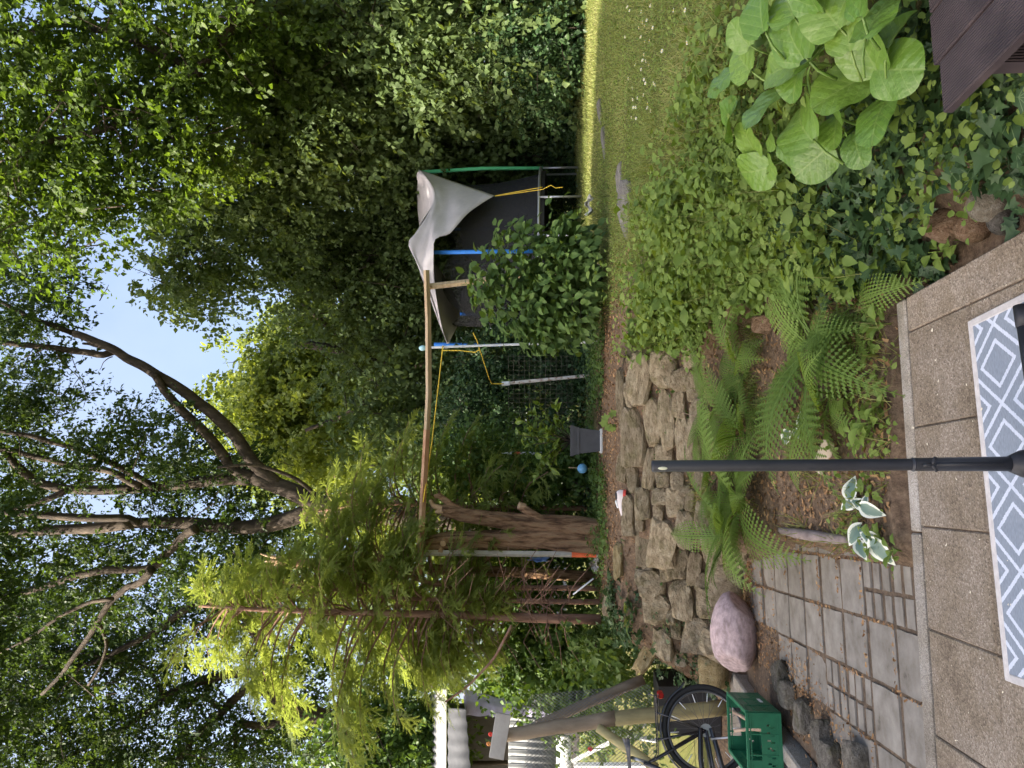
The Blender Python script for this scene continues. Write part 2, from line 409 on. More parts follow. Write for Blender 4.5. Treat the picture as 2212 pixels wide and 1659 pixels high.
L.new(mx.outputs['Color'], b.inputs['Base Color']); bump(nt, b, n1.outputs['Fac'], .8, .03)
me.materials.append(m)
ground = tag(link('ground', me), kind='structure')

# ---- patio of speckled slabs
def aggregate(name, cols, sc=230, stain=.5):
    m, nt, b = base_mat(name, .85, .25); L = nt.links
    tc = nt.nodes.new('ShaderNodeTexCoord'); oi = nt.nodes.new('ShaderNodeObjectInfo')
    g = nt.nodes.new('ShaderNodeNewGeometry')
    vo = nd(nt, 'ShaderNodeTexVoronoi', Scale=sc); L.new(g.outputs['Position'], vo.inputs['Vector'])
    r = ramp(nt, cols); L.new(vo.outputs['Color'], r.inputs['Fac'])
    n = nd(nt, 'ShaderNodeTexNoise', Scale=3.2, Detail=6.0, Roughness=.65); L.new(g.outputs['Position'], n.inputs['Vector'])
    st = ramp(nt, [(.30, (.58, .52, .44)), (.46, (.88, .82, .72)), (.56, (1.0, .96, .9)), (.70, (1.16, 1.12, 1.06))]); L.new(n.outputs['Fac'], st.inputs['Fac'])
    mu = nt.nodes.new('ShaderNodeMixRGB'); mu.blend_type = 'MULTIPLY'; mu.inputs['Fac'].default_value = 1; L.new(r.outputs['Color'], mu.inputs['Color1']); L.new(st.outputs['Color'], mu.inputs['Color2'])
    hs = nt.nodes.new('ShaderNodeHueSaturation'); mr = nt.nodes.new('ShaderNodeMapRange'); mr.inputs['To Min'].default_value = .85; mr.inputs['To Max'].default_value = 1.12
    L.new(oi.outputs['Random'], mr.inputs['Value']); L.new(mr.outputs[0], hs.inputs['Value']); L.new(mu.outputs['Color'], hs.inputs['Color'])
    L.new(hs.outputs['Color'], b.inputs['Base Color'])
    bump(nt, b, vo.outputs['Distance'], .45, .004)
    n4 = nd(nt, 'ShaderNodeTexNoise', Scale=60.0, Detail=6.0); L.new(g.outputs['Position'], n4.inputs['Vector']); bump(nt, b, n4.outputs['Fac'], .25, .004)
    return m
M['slab'] = aggregate('patio_slab', [(.0, (.10, .084, .067)), (.3, (.195, .163, .131)), (.65, (.255, .218, .178)), (1, (.40, .352, .302))], 170)
M['kerb'] = aggregate('kerb_concrete', [(.0, (.17, .16, .145)), (.4, (.30, .28, .26)), (1, (.46, .44, .41))], 260)
M['grey_slab'] = pm('grey_slab', [(.28, (.09, .074, .056)), (.38, (.175, .156, .13)), (.56, (.235, .214, .184)), (.8, (.31, .288, .25))], 7.5, detail=9, rough=.9, bmp=.35, bdist=.004, bscale=70, vary=.10, coord='Object')
M['mortar'] = pm('joint_dirt', [(.3, (.07, .050, .035)), (.7, (.19, .135, .09))], 30, rough=.95, bmp=.8, coord='Object')
random.seed(3)
S_L = [-.128 + .406 * k for k in range(-7, 3)] + [.837]
T_L = [-.64, -.16, .32, .80, 1.28, 1.76, 2.24, 2.72, 3.20]
mb = MB(); cs = [R8(s, t, -.0125) for s, t in ((-2.9, -.7), (.83, -.7), (.83, 3.19), (-2.9, 3.19))]
mb.add(cs + [c - Vector((0, 0, .1)) for c in cs], [(0, 1, 2, 3), (0, 4, 5, 1), (1, 5, 6, 2), (2, 6, 7, 3), (3, 7, 4, 0)])
patio = tag(mb.build('patio', M['mortar']), kind='structure')
rotY = Matrix.Rotation(YAW, 3, 'Z')
for i in range(len(S_L) - 1):
    for j in range(len(T_L) - 1):
        s0, s1, t0, t1 = S_L[i] + .0026, S_L[i + 1] - .0026, T_L[j] + .0026, T_L[j + 1] - .0026
        if i == 8 and j >= 5: t1 = t1
        mb = MB().box((0, 0, -.028), (s1 - s0, t1 - t0, .05), ch=.005)
        o = mb.build('paving_slab', M['slab'], patio)
        o.location = R8((s0 + s1) / 2, (t0 + t1) / 2, -.001 + random.uniform(-.0015, .002)); o.rotation_euler = (random.uniform(-.003, .003), random.uniform(-.003, .003), YAW)
for k in range(4):
    mb = MB().box((0, 0, -.06), (.985, .075, .12), ch=.007)
    o = mb.build('edging_stone', M['kerb'], patio); o.location = R8(.34 - k * .992, 3.243, .002 + random.uniform(-.003, .003)); o.rotation_euler = (0, 0, YAW + random.uniform(-.002, .002))

# ---- old grey slabs on the lower path
YP = R(10.9)
def RP(s, t, z): return Vector((s * math.cos(YP) - t * math.sin(YP), s * math.sin(YP) + t * math.cos(YP), z))
mb = MB(); cs = [RP(s, t, -.086) for s, t in ((-1.9, 3.2), (.25, 3.2), (.02, 6.6), (-1.3, 6.75), (-1.4, 5.0), (-1.8, 4.4))]
mb.add(cs, [(0, 1, 2, 3, 4, 5)])
path = tag(mb.build('path', M['mortar']), kind='structure')
for i in range(-7, 2):
    for j in range(-1, 9):
        s0 = -.436 + .293 * i; t0 = 3.713 + .336 * j
        c = RP(s0 + .146, t0 + .168, 0)
        if c.x > bed_left(c.y) + .10 or base_dist(c.x, c.y) > .04: continue
        lim = np.interp(c.y, [3.2, 4.2, 5.0, 6.0], [-2.4, -2.12, -1.98, -1.93])
        if c.x < lim: continue
        cells = [(s0, s0 + .293, t0, t0 + .336)]
        if (i, j) in ((0, 0), (1, 0), (-2, 1), (-2, 2), (0, -1), (-4, 3)):
            a, b_ = s0 + .146, t0 + .168
            cells = [(p, p + .146, q * .112 + t0, q * .112 + t0 + .112) for p in (s0, a) for q in range(3)]
        if j == -1: cells = [(c0, c1, max(q0, 3.43), q1) for c0, c1, q0, q1 in cells if q1 > 3.5]
        for (p0, p1, q0, q1) in cells:
            g = .008 + random.uniform(0, .004)
            bm = bmesh.new(); bmesh.ops.create_grid(bm, x_segments=5, y_segments=5, size=.5)
            w, h = p1 - p0 - 2 * g, q1 - q0 - 3.6 * g
            for v in bm.verts:
                e = max(abs(v.co.x), abs(v.co.y)) > .49
                v.co = Vector((v.co.x * w, v.co.y * h, 0.0015 * noise.noise(Vector((v.co.x * 9 + i * 3.1, v.co.y * 9 + j * 5.7, 0)))))
                if e:
                    v.co.x += .004 * noise.noise(Vector((v.co.x * 20, v.co.y * 20, i + j * 7))); v.co.z -= .002
            ex = bmesh.ops.extrude_edge_only(bm, edges=[e for e in bm.edges if e.is_boundary])
            for v in ex['geom']:
                if isinstance(v, bmesh.types.BMVert): v.co.z -= .045; v.co.x *= 1.012; v.co.y *= 1.012
            me = bpy.data.meshes.new('paving_slab'); bm.to_mesh(me); bm.free(); me.materials.append(M['grey_slab'])
            o = link('paving_slab', me, path); o.location = RP((p0 + p1) / 2, (q0 + q1) / 2, -.078 + random.uniform(-.006, .006))
            o.rotation_euler = (random.uniform(-.012, .012), random.uniform(-.012, .012), YP + random.uniform(-.006, .006))

# ---- rocks
def rock_mesh(seed, mat, sub=3, planes=12, rough=.10, cube=.5, fr=3.0, flat=False):
    rnd = random.Random(seed)
    bm = bmesh.new(); bmesh.ops.create_icosphere(bm, subdivisions=sub, radius=1)
    ns = []
    for k in range(planes):
        n = Vector((rnd.gauss(0, 1), rnd.gauss(0, 1), rnd.gauss(0, 1))).normalized(); ns.append((n, rnd.uniform(.92, 1.20) if cube else rnd.uniform(.9, 1.2)))
    for ax in ((1, 0, 0), (-1, 0, 0), (0, 1, 0), (0, -1, 0), (0, 0, 1), (0, 0, -1)):
        n = (Vector(ax) + Vector((rnd.gauss(0, .10), rnd.gauss(0, .10), rnd.gauss(0, .10)))).normalized(); cube and ns.append((n, rnd.uniform(.80, .90)))
    off = Vector((seed * 3.7, seed * 1.3, seed * .7))
    for v in bm.verts:
        u = v.co.normalized(); r = 1.55 if cube else 1.25
        for n, d in ns:
            c = u.dot(n)
            if c > .05: r = min(r, d / c)
        nn = noise.noise(u * fr + off) * rough + noise.noise(u * fr * 2.7 + off) * rough * .5 + noise.noise(u * fr * 7 + off) * rough * .22
        v.co = u * (r * (1 + nn))
    me = bpy.data.meshes.new('stone'); bm.to_mesh(me); bm.free(); me.materials.append(mat)
    if not flat: me.shade_smooth()
    return me
def stonemat(name, stops, moss=.5, sc=3.0):
    m = pm(name, stops, sc, detail=9, rough=.95, bmp=1.0, bdist=.05, bscale=7, vary=.22, distort=.4, spec=.15)
    nt = m.node_tree; L = nt.links; b = nt.nodes['Principled BSDF']
    g = nt.nodes.new('ShaderNodeNewGeometry'); n = nd(nt, 'ShaderNodeTexNoise', Scale=7.0, Detail=7.0, Roughness=.7); L.new(g.outputs['Position'], n.inputs['Vector'])
    r = ramp(nt, [(.50, (0, 0, 0)), (.66, (moss, moss, moss))]); L.new(n.outputs['Fac'], r.inputs['Fac'])
    mx = nt.nodes.new('ShaderNodeMixRGB'); mx.inputs['Color2'].default_value = (.095, .095, .022, 1)
    L.new(b.inputs['Base Color'].links[0].from_socket, mx.inputs['Color1']); L.new(r.outputs['Color'], mx.inputs['Fac']); L.new(mx.outputs['Color'], b.inputs['Base Color'])
    return m
M['stone'] = stonemat('wall_stone', [(.26, (.14, .102, .060)), (.42, (.30, .235, .15)), (.56, (.42, .34, .225)), (.76, (.56, .48, .35))])
M['stone_red'] = stonemat('reddish_stone', [(.26, (.14, .08, .045)), (.5, (.30, .19, .115)), (.75, (.42, .30, .20))], .25)
M['stone_yellow'] = stonemat('yellow_stone', [(.26, (.20, .14, .06)), (.5, (.40, .31, .16)), (.75, (.55, .47, .29))], .25)
M['stone_pink'] = pm('pink_granite', [(.30, (.30, .215, .205)), (.47, (.46, .345, .335)), (.56, (.55, .41, .40)), (.72, (.66, .54, .52))], 4.5, detail=10, rough=.85, bmp=.35, bdist=.012, bscale=24)
M['stone_pale'] = stonemat('pale_stone', [(.26, (.22, .18, .13)), (.5, (.40, .34, .25)), (.75, (.60, .54, .44))], .15)
M['stone_dark'] = stonemat('old_dark_stone', [(.26, (.085, .075, .062)), (.5, (.19, .17, .14)), (.75, (.33, .30, .255))], .5)
M['slate'] = stonemat('grey_step_stone', [(.3, (.17, .16, .145)), (.6, (.30, .28, .255)), (.8, (.40, .38, .35))], .25)
def slope_normal(p):
    e = .10
    return Vector((ground_z(p.x - e, p.y) - ground_z(p.x + e, p.y), ground_z(p.x, p.y - e) - ground_z(p.x, p.y + e), 2 * e)).normalized()
def stone_at(name, cx, cy, hx, hy, seed, mat, parent=None, rot=0.0, thick=.75, lift=.02, deep=.35, rough=.10, planes=12, cube=1, sub=3, fill=1.16):
    p = hit(cx, cy, lift); k = p.y / FPX
    a, b = hy * k * fill, hx * k * fill
    n = slope_normal(p); v = (Vector((0, 0, CAM_Z)) - p).normalized(); n = (n * .55 + v * .8).normalized()
    right = Vector((1, 0, 0)); right = (right - n * right.dot(n)).normalized(); up = n.cross(right)
    Rm = Matrix((right, up, n)).transposed() @ Matrix.Rotation(rot, 3, 'Z')
    c = min(a, b) * thick + .02
    o = link(name, rock_mesh(seed, mat, sub, planes, rough, cube, 3.0, planes > 6), parent)
    M4 = Rm.to_4x4() @ Matrix.Diagonal((a, b, max(c, .05), 1)); M4.translation = p - n * c * deep
    if parent is not None: M4 = parent.matrix_world.inverted() @ M4
    o.matrix_local = M4
    return o
wall = empty('dry_stone_wall', (0, 6.4, 0), label='low dry stone bank of mossy tan boulders holding up the raised garden', cat='stone wall')
bpy.context.view_layer.update()
STONES = [(1342, 846, 10, 48), (1364, 853, 15, 28), (1384, 815, 25, 56), (1438, 797, 34, 43), (1412, 912, 20, 53), (1443, 902, 19, 60), (1372, 944, 25, 68),
 (1469, 820, 20, 24), (1468, 873, 16, 30), (1484, 950, 19, 44), (1405, 1011, 14, 46), (1438, 982, 20, 22), (1433, 1034, 16, 18), (1466, 1038, 16, 18),
 (1389, 1088, 18, 35), (1427, 1072, 16, 18), (1462, 1085, 22, 30), (1493, 1082, 12, 24), (1424, 1106, 12, 17), (1387, 1175, 16, 48), (1430, 1170, 30, 54),
 (1484, 1144, 23, 41), (1464, 1214, 22, 36), (1501, 1224, 16, 37), (1569, 1261, 37, 44), (1410, 1260, 27, 28), (1420, 1312, 30, 30), (1476, 1297, 26, 42),
 (1534, 1305, 30, 33), (1507, 1366, 32, 37), (1432, 1387, 20, 33), (1548, 1390, 38, 34), (1461, 1354, 12, 22), (1358, 1098, 14, 30), (1358, 1138, 14, 21),
 (1512, 975, 20, 40), (1520, 1025, 18, 30), (1512, 893, 17, 32), (1502, 835, 18, 30), (1524, 1118, 20, 30), (1545, 1180, 24, 38), (1402, 752, 20, 26),
 (1368, 764, 13, 22), (1455, 748, 20, 24), (1590, 1195, 22, 30), (1348, 905, 9, 26), (1345, 1010, 11, 34), (1368, 1036, 12, 30), (1440, 1240, 14, 16), (1520, 1260, 18, 22), (1400, 1215, 14, 18), (1496, 770, 18, 24), (1556, 1226, 18, 20), (1383, 1132, 10, 14), (1450, 1330, 16, 18), (1480, 1060, 12, 14), (1386, 690, 12, 34), (1376, 620, 13, 36), (1400, 560, 15, 34)]
for i, (cx, cy, hx, hy) in enumerate(STONES):
    stone_at('stone', cx, cy, hx, hy, 100 + i, M['stone'], wall, rot=random.uniform(-.14, .14), thick=.95, lift=.03, deep=.25, planes=9, rough=.07)
for i, (cx, cy, hx, hy) in enumerate([(1612, 678, 44, 24), (1590, 722, 26, 24), (1548, 712, 22, 26), (1650, 700, 26, 20), (1532, 745, 20, 22), (1700, 660, 30, 24)]):
    stone_at('stone', cx, cy, hx, hy, 300 + i, M['stone_red'], wall, thick=.9, lift=.02, deep=.3)
# single rocks
def single(name, spec, seed, mat, label, cat='rock', **kw):
    o = stone_at(name, *spec, seed, mat, **kw); return tag(o, label, cat)
p = G(1640, 1385, -.08)
o = link('boulder', rock_mesh(41, M['stone_pink'], 4, 4, .045, 0, 1.2)); o.name = 'boulder'
o.matrix_world = Matrix.Translation(p + Vector((0, .17, .16))) @ Matrix.Rotation(R(14), 4, 'Z') @ Matrix.Rotation(R(-16), 4, 'X') @ Matrix.Diagonal((.262, .172, .150, 1))
tag(o, 'large smooth pink granite boulder at the foot of the stone bank', 'boulder')
single('rock', (1543, 1447, 28, 33), 51, M['stone_yellow'], 'angular ochre rock beside the bicycle wheel', thick=1.0, deep=-.2, planes=5, rough=.06)
single('rock', (1401, 1409, 15, 52), 52, M['stone_yellow'], 'long flaking tan rock lying on the left end of the bank', rot=R(-24), thick=.8, deep=0, rough=.16)
single('rock', (1337, 1209, 11, 38), 53, M['stone_yellow'], 'flat tan stone lying on the terrace in front of the tree stump', thick=.7, deep=0)
single('rock', (1320, 1293, 13, 38), 54, M['stone'], 'rough mossy stone at the terrace edge under the conifer trunks', rot=R(-12), thick=.9, deep=0)
single('rock', (1473, 1425, 13, 11), 55, M['stone_pale'], 'small pale pinkish stone on the left end of the bank', thick=.8, deep=0)
single('rock', (1486, 1443, 11, 16), 56, M['stone_red'], 'small brown broken stone beside the ivy on the bank', rot=R(25), thick=.8, deep=0)
single('rock', (2140, 435, 27, 27), 57, M['stone_pale'], 'pale rounded rock at the right edge of the patio', planes=5, rough=.05, cube=0, deep=-.2, thick=1.0)
single('rock', (2050, 487, 34, 27), 58, M['stone_red'], 'brown rounded rock at the foot of the right bank', planes=4, rough=.05, cube=0, deep=0, thick=1.0)
single('rock', (2105, 490, 26, 22), 59, M['stone_red'], 'mossy brown rock between two rounded rocks by the patio', planes=4, rough=.06, cube=0, deep=0, thick=1.0)
single('rock', (2170, 470, 22, 26), 60, M['stone_dark'], 'dark grey rock at the lower right patio edge', planes=5, rough=.06, cube=0, deep=0, thick=1.0)
single('rock', (1960, 640 - 25, 14, 20), 61, M['stone_red'], 'small reddish rock under leaves at the patio corner', planes=6, deep=0)
for k, (spec, sd, lb) in enumerate([((1360, 455, 22, 60), 62, 'big flat grey stepping stone with a broken front edge on the lawn'), ((1344, 395, 9, 38), 63, 'narrow grey stone slab sunk in the lawn behind the big one'), ((1308, 310, 6, 34), 64, 'thin grey slab far back on the lawn'), ((1299, 245, 5, 26), 65, 'farthest thin grey slab in the lawn by the sunlit strip')]):
    o = tag(stone_at('stepping_stone', *spec, sd, M['slate'], thick=.55, deep=-.1, rough=.06, planes=6, lift=.0), lb, 'stepping stone', 'stones sunk in the lawn')
# old kerb blocks and concrete edging at the left
for i, (a, c) in enumerate([((1700, 1500), 0), ((1735, 1548), 0), ((1775, 1590), 0), ((1795, 1640), 0), ((1850, 1642), 0), ((1688, 1462), 0)]):
    p = G(a[0], a[1], -.05); o = link('kerb_stone', rock_mesh(70 + i, M['stone_dark'], 3, 7, .07, 1, 3.0, True))
    o.matrix_world = Matrix.Translation(p) @ Matrix.Rotation(R(12 + 8 * (i % 3)), 4, 'Z') @ Matrix.Diagonal((.10 + .02 * (i % 2), .12, .055, 1))
    tag(o, ['mossy dark edging block nearest the pink boulder', 'dark edging block below the crate', 'dark weathered edging block beside the grey slabs', 'big dark edging block with a pale corner at the picture edge', 'cracked dark edging block nearest the patio', 'small dark edging block under the boulder'][i], 'edging block', 'old edging blocks left of the path')
mb = MB(); A = G(1594, 1452, -.02); B_ = G(1745, 1659, -.02); d = (B_ - A).normalized(); A = A + Vector((-.05, .1, 0)); ln = (B_ - A).length + .5
mb.box((0, 0, -.06), (ln, .11, .13), ch=.012)
o = mb.build('concrete_kerb', M['kerb']); o.matrix_world = Matrix.Translation(A + d * ln / 2 + Vector((-.06, 0, .015))) @ Matrix.Rotation(math.atan2(d.y, d.x), 4, 'Z')
tag(o, 'grey concrete kerb running past the green crate', 'kerb')
mb = MB().box((0, 0, 0), (1.5, 2.9, .06), ch=.01); o = tag(mb.build('concrete_pad', M['kerb']), kind='structure'); o.location = (-3.3, 5.3, -.05)

# ---- apartment block added at the left, out of view, to shade this corner
M['render_wall'] = pm('shading_house_render', [(.3, (.62, .58, .50)), (.7, (.72, .68, .60))], 3, rough=.9, bmp=.3, bdist=.004, bscale=120)
M['roof_tile'] = pm('roof_tile', [(.3, (.20, .07, .04)), (.7, (.32, .13, .08))], 6, rough=.8)
M['glass'] = plain('window_glass', (.05, .06, .07), .08, spec=.6)
M['white_paint'] = plain('white_paint', (.78, .78, .76), .45)
hs_ = empty('shading_house', (-15.2, -1.9, 0), label='unseen cream apartment block with red tiled roof added left of the garden to shade it', cat='shading_house')
MB().box((0, 0, 8.5), (8.0, 9.4, 17.4)).build('wall', M['render_wall'], hs_)
mb = MB(); mb.add([(-4.3, -5.0, 17.1), (4.3, -5.0, 17.1), (4.3, 5.0, 17.1), (-4.3, 5.0, 17.1), (0, -5.0, 20.0), (0, 5.0, 20.0)], [(0, 1, 4), (1, 2, 5, 4), (2, 3, 5), (3, 0, 4, 5), (0, 3, 2, 1)]); mb.build('roof', M['roof_tile'], hs_)
for yy in (-3, 0, 3):
    for zz in (1.7, 4.8, 7.9, 11.0, 14.1):
        w = MB().box((4.03, yy, zz), (.06, 1.2, 1.4)).build('window', M['white_paint'], hs_)
        MB().box((4.07, yy, zz), (.03, 1.0, 1.2)).build('pane', M['glass'], w)
# ================================================================== TREES
def limb(mb, pts, Y, r0, r1, n=9, dY=0.0, jit=.02):
    """pts in picture units, radii in picture units; bends slightly towards / away from the viewer"""
    k = len(pts); out = []; rr = []
    for i in range(k - 1):
        for q in range(4):
            t = q / 4; x = pts[i][0] * (1 - t) + pts[i + 1][0] * t; y = pts[i][1] * (1 - t) + pts[i + 1][1] * t
            f = (i + t) / (k - 1)
            out.append(P(x, y, Y + dY * f) + Vector((random.gauss(0, jit), random.gauss(0, jit), random.gauss(0, jit)))); rr.append(px(r0 + (r1 - r0) * f, Y))
    out.append(P(*pts[-1], Y + dY)); rr.append(px(r1, Y))
    # light smoothing
    for _ in range(2):
        out = [out[0]] + [(out[i - 1] + out[i] * 2 + out[i + 1]) / 4 for i in range(1, len(out) - 1)] + [out[-1]]
    mb.tube(out, rr, n)
def tree(name, label, base, group=None, cat='tree'):
    return empty(name, base, label=label, cat=cat, group=group)
def into(o, t):
    o.parent = t; o.matrix_parent_inverse = Matrix.Translation(-Vector(t.location)); return o
def twigs(mb, blobs, seed, n, r=.012, ln=.8):
    rng = np.random.default_rng(seed); C, U = in_blobs(rng, blobs, n, .3)
    for c, u in zip(C, U):
        u = Vector(u); c = Vector(c); d = (u * .6 + Vector(rng.normal(size=3)) * .5).normalized(); l = ln * rng.uniform(.5, 1.4)
        mb.tube([c - d * l * .5, c + Vector(rng.normal(size=3)) * .05, c + d * l * .5], [r, r * .8, r * .3], 4, cap=False)
random.seed(11)
YA = 14.0
ash = tree('ash_tree', 'tall tree with a leaning forked trunk and sunlit bare limbs behind the conifer', P(1225, 1120, YA))
mb = MB()
limb(mb, [(1240, 1120), (1000, 1125), (820, 1112), (690, 1090)], YA, 24, 22, 12)
limb(mb, [(690, 1090), (640, 1066), (600, 1050), (549, 1030)], YA, 21, 17, 12)
limb(mb, [(700, 1092), (640, 1118), (560, 1139), (521, 1141), (423, 1134), (340, 1128), (288, 1131)], YA, 20, 12, 10, .8)
into(mb.build('trunk', M['bark'], smooth=True), ash)
def limbs(t, Y, specs, mat='bark'):
    for pts, r0, r1, dY in specs:
        r0 *= 1.22; r1 *= 1.3
        mb = MB(); limb(mb, pts, Y, r0, r1, 8, dY); into(mb.build('limb', M[mat], smooth=True), t)
limbs(ash, YA, [
 ([(600, 1048), (549, 1002), (496, 922), (430, 873), (387, 836), (331, 806), (281, 777), (245, 754), (200, 735), (159, 720)], 13, 6, -.6),
 ([(549, 1030), (506, 1018), (480, 982), (440, 929), (390, 883), (350, 836), (331, 806)], 11, 6, -.5),
 ([(245, 756), (231, 768), (165, 760), (99, 750), (0, 740), (-60, 735)], 7, 4, -.5),
 ([(245, 756), (200, 745), (179, 742)], 4, 2, 0),
 ([(159, 722), (100, 700), (40, 672), (-20, 640)], 5, 3, -.4),
 ([(549, 1035), (473, 1035), (397, 1045), (248, 1058), (132, 1058), (66, 1038), (0, 962), (-40, 930)], 12, 6, .7),
 ([(149, 1060), (83, 1091), (0, 1097), (-40, 1100)], 6, 4, .3),
 ([(300, 1056), (245, 1015), (165, 1008), (83, 988), (20, 975), (-30, 960)], 7, 4, .5),
 ([(330, 1050), (241, 998), (185, 975), (132, 959), (66, 942), (0, 929), (-40, 920)], 6, 3.5, -.5),
 ([(288, 1131), (213, 1141), (101, 1144), (0, 1154), (-40, 1158)], 11, 7, .4),
 ([(300, 1128), (271, 1121), (101, 1114), (34, 1110), (-30, 1095)], 8, 5, -.3),
 ([(423, 1140), (389, 1165), (355, 1205), (322, 1232), (237, 1229), (169, 1243), (85, 1270), (0, 1293), (-40, 1305)], 9, 5, .6),
 ([(330, 1230), (305, 1260), (278, 1266), (244, 1293), (210, 1347), (169, 1408), (135, 1456), (90, 1500)], 8, 3, .8),
 ([(210, 1347), (220, 1354), (230, 1391), (220, 1435), (190, 1480)], 4, 2, .2),
 ([(244, 1293), (190, 1300), (130, 1330), (60, 1385), (0, 1410)], 4, 2, .3),
 ([(690, 1080), (640, 1035), (560, 1000), (470, 1010)], 4, 2, -1)])
# dead twigs against the sky
mb = MB()
for pts in ([(120, 745), (125, 775), (170, 815), (185, 850), (180, 880)], [(155, 750), (160, 790), (185, 830)], [(245, 770), (225, 780), (215, 800)], [(110, 748), (60, 770), (10, 800)], [(95, 700), (110, 735)], [(170, 815), (160, 835)], [(215, 650), (235, 615)]):
    limb(mb, pts, 13.6, 1.4, .5, 4)
tag(into(mb.build('dead_twigs', M['bark'], smooth=True), ash), kind='stuff')
bl = [ell(*b) for b in [(330, 935, 75, 80, 14, 1.3), (430, 1000, 95, 75, 14.3, 1.3), (250, 985, 80, 90, 14.2, 1.4), (500, 1075, 80, 60, 14.5, 1.2), (370, 1085, 110, 50, 15.2, 1.0),
  (440, 1215, 100, 70, 14.4, 1.4), (310, 1170, 95, 60, 15.2, 1.3), (150, 1195, 100, 80, 15.3, 1.4), (60, 1040, 90, 80, 15.4, 1.4), (50, 920, 90, 80, 14.9, 1.2), (90, 850, 60, 50, 14.5, .8),
  (60, 790, 75, 45, 13.7, .9), (25, 690, 70, 60, 13.6, 1.2), (60, 620, 80, 55, 13.6, 1.2), (210, 1290, 110, 70, 15.2, 1.4), (60, 1330, 90, 90, 15.2, 1.4), (-200, 1500, 150, 200, 11, 1.6), (-220, 1230, 150, 220, 11.5, 1.6), (-200, 1000, 140, 160, 12, 1.6), (540, 1180, 90, 60, 15, 1.2), (620, 1150, 60, 70, 15, 1.0), (-60, 850, 60, 400, 14, 2)]] + [(Vector((-4.8, 9.3, 11.6)), 2.0, 1.5, 1.2), (Vector((-7.2, 8.6, 13.0)), 2.2, 1.6, 1.5), (Vector((-3.2, 11.2, 11.4)), 1.8, 1.2, 1.0), (Vector((-6.2, 10.3, 11.4)), 2.2, 1.8, 1.4)]  # out-of-view Vector lobes and far upper lobes added to shade trampoline and lawn
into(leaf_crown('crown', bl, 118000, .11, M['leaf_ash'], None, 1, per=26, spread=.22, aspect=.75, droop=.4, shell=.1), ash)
mb = MB(); twigs(mb, bl, 5, 220); tag(into(mb.build('twigs', M['bark']), ash), kind='stuff')

YL = 17.5
lt = tree('broadleaf_tree', 'dark spreading tree with crooked limbs against the sky, upper left above the shed', P(1235, 1560, YL))
mb = MB(); limb(mb, [(1250, 1575), (1000, 1580), (760, 1570), (620, 1530), (560, 1470)], YL, 26, 16, 12); into(mb.build('trunk', M['bark'], smooth=True), lt)
limbs(lt, YL, [([(620, 1530), (560, 1380), (501, 1242 + 40), (450, 1285), (400, 1317), (339, 1364), (288, 1388), (223, 1425), (150, 1450)], 9, 4, -.5),
 ([(600, 1510), (548, 1439 + 15), (508, 1452), (406, 1483), (355, 1500), (288, 1561), (220, 1598), (140, 1640)], 9, 4, .4),
 ([(590, 1490), (542, 1463 + 10), (474, 1544), (423, 1588), (372, 1659), (330, 1720)], 9, 5, -.3),
 ([(480, 1535), (440, 1500), (420, 1510), (405, 1530)], 5, 3, -.2),
 ([(640, 1540), (580, 1570), (504, 1560), (511, 1605), (500, 1680)], 8, 4, .3),
 ([(355, 1500), (320, 1440), (270, 1420), (200, 1480)], 4, 2, .2)])
bl = [ell(*b) for b in [(240, 1430, 120, 90, 17.5, 1.8), (110, 1420, 100, 100, 17.5, 1.8), (60, 1560, 90, 110, 17.5, 1.8), (250, 1590, 110, 80, 17.5, 1.8), (410, 1510, 90, 75, 17.6, 1.6), (500, 1610, 85, 60, 17.6, 1.6),
  (390, 1330, 90, 60, 18, 1.4), (500, 1330, 60, 60, 18, 1.3), (20, 1320, 60, 80, 17.5, 1.5), (370, 1680, 120, 80, 17.4, 1.6), (150, 1690, 140, 80, 17.4, 1.6), (600, 1420, 60, 60, 18.5, 1.2), (560, 1250, 90, 70, 18.5, 1.4), (-60, 1450, 60, 260, 17.5, 2), (590, 1680, 80, 50, 17.8, 1.4), (640, 1560, 55, 50, 18, 1.2)]]
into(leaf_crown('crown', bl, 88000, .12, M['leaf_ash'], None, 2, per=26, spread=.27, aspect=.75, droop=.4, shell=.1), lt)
mb = MB(); twigs(mb, bl, 6, 200, .016, 1.0); tag(into(mb.build('twigs', M['bark']), lt), kind='stuff')

def simple_tree(name, label, foot, Y, top, blobs, n, size, mat, seed, trunk=18, tmpl=KITE, per=24, spread=.28, droop=.55, shell=.2, flat=.8, group=None, ntw=150, extra=(), aspect=1.0):
    t = tree(name, label, P(foot[0], foot[1], Y), group)
    mb = MB(); limb(mb, [(foot[0] + 10, foot[1]), ((foot[0] + top[0]) / 2, (foot[1] + top[1]) / 2 + 15), top], Y, trunk, trunk * .5, 9); into(mb.build('trunk', M['bark'], smooth=True), t)
    limbs(t, Y, extra)
    bl = [ell(*b) for b in blobs]
    into(leaf_crown('crown', bl, n, size, M[mat], None, seed, tmpl, per, spread, droop, shell, flat, aspect), t)
    mb = MB(); twigs(mb, bl, seed + 50, ntw * 2); tag(into(mb.build('twigs', M['bark']), t), kind='stuff')
    return t
simple_tree('broadleaf_tree', 'pale sunlit yellow green tree in the middle below the patch of sky', (1232, 860), 22.5, (560, 850),
 [(600, 795, 80, 70, 22.5, 2.0), (540, 905, 65, 70, 22.5, 1.8), (620, 860, 110, 100, 22.5, 2.4), (650, 990, 110, 80, 22.5, 2.2), (492, 862, 28, 36, 22.5, 1.0), (645, 725, 60, 48, 22.5, 1.5), (580, 765, 30, 30, 22, 1.0), (720, 820, 110, 120, 22.5, 2.2), (560, 960, 70, 60, 22.5, 1.5)], 52000, .18, 'leaf_bright', 3, per=30, spread=.34, aspect=.9)
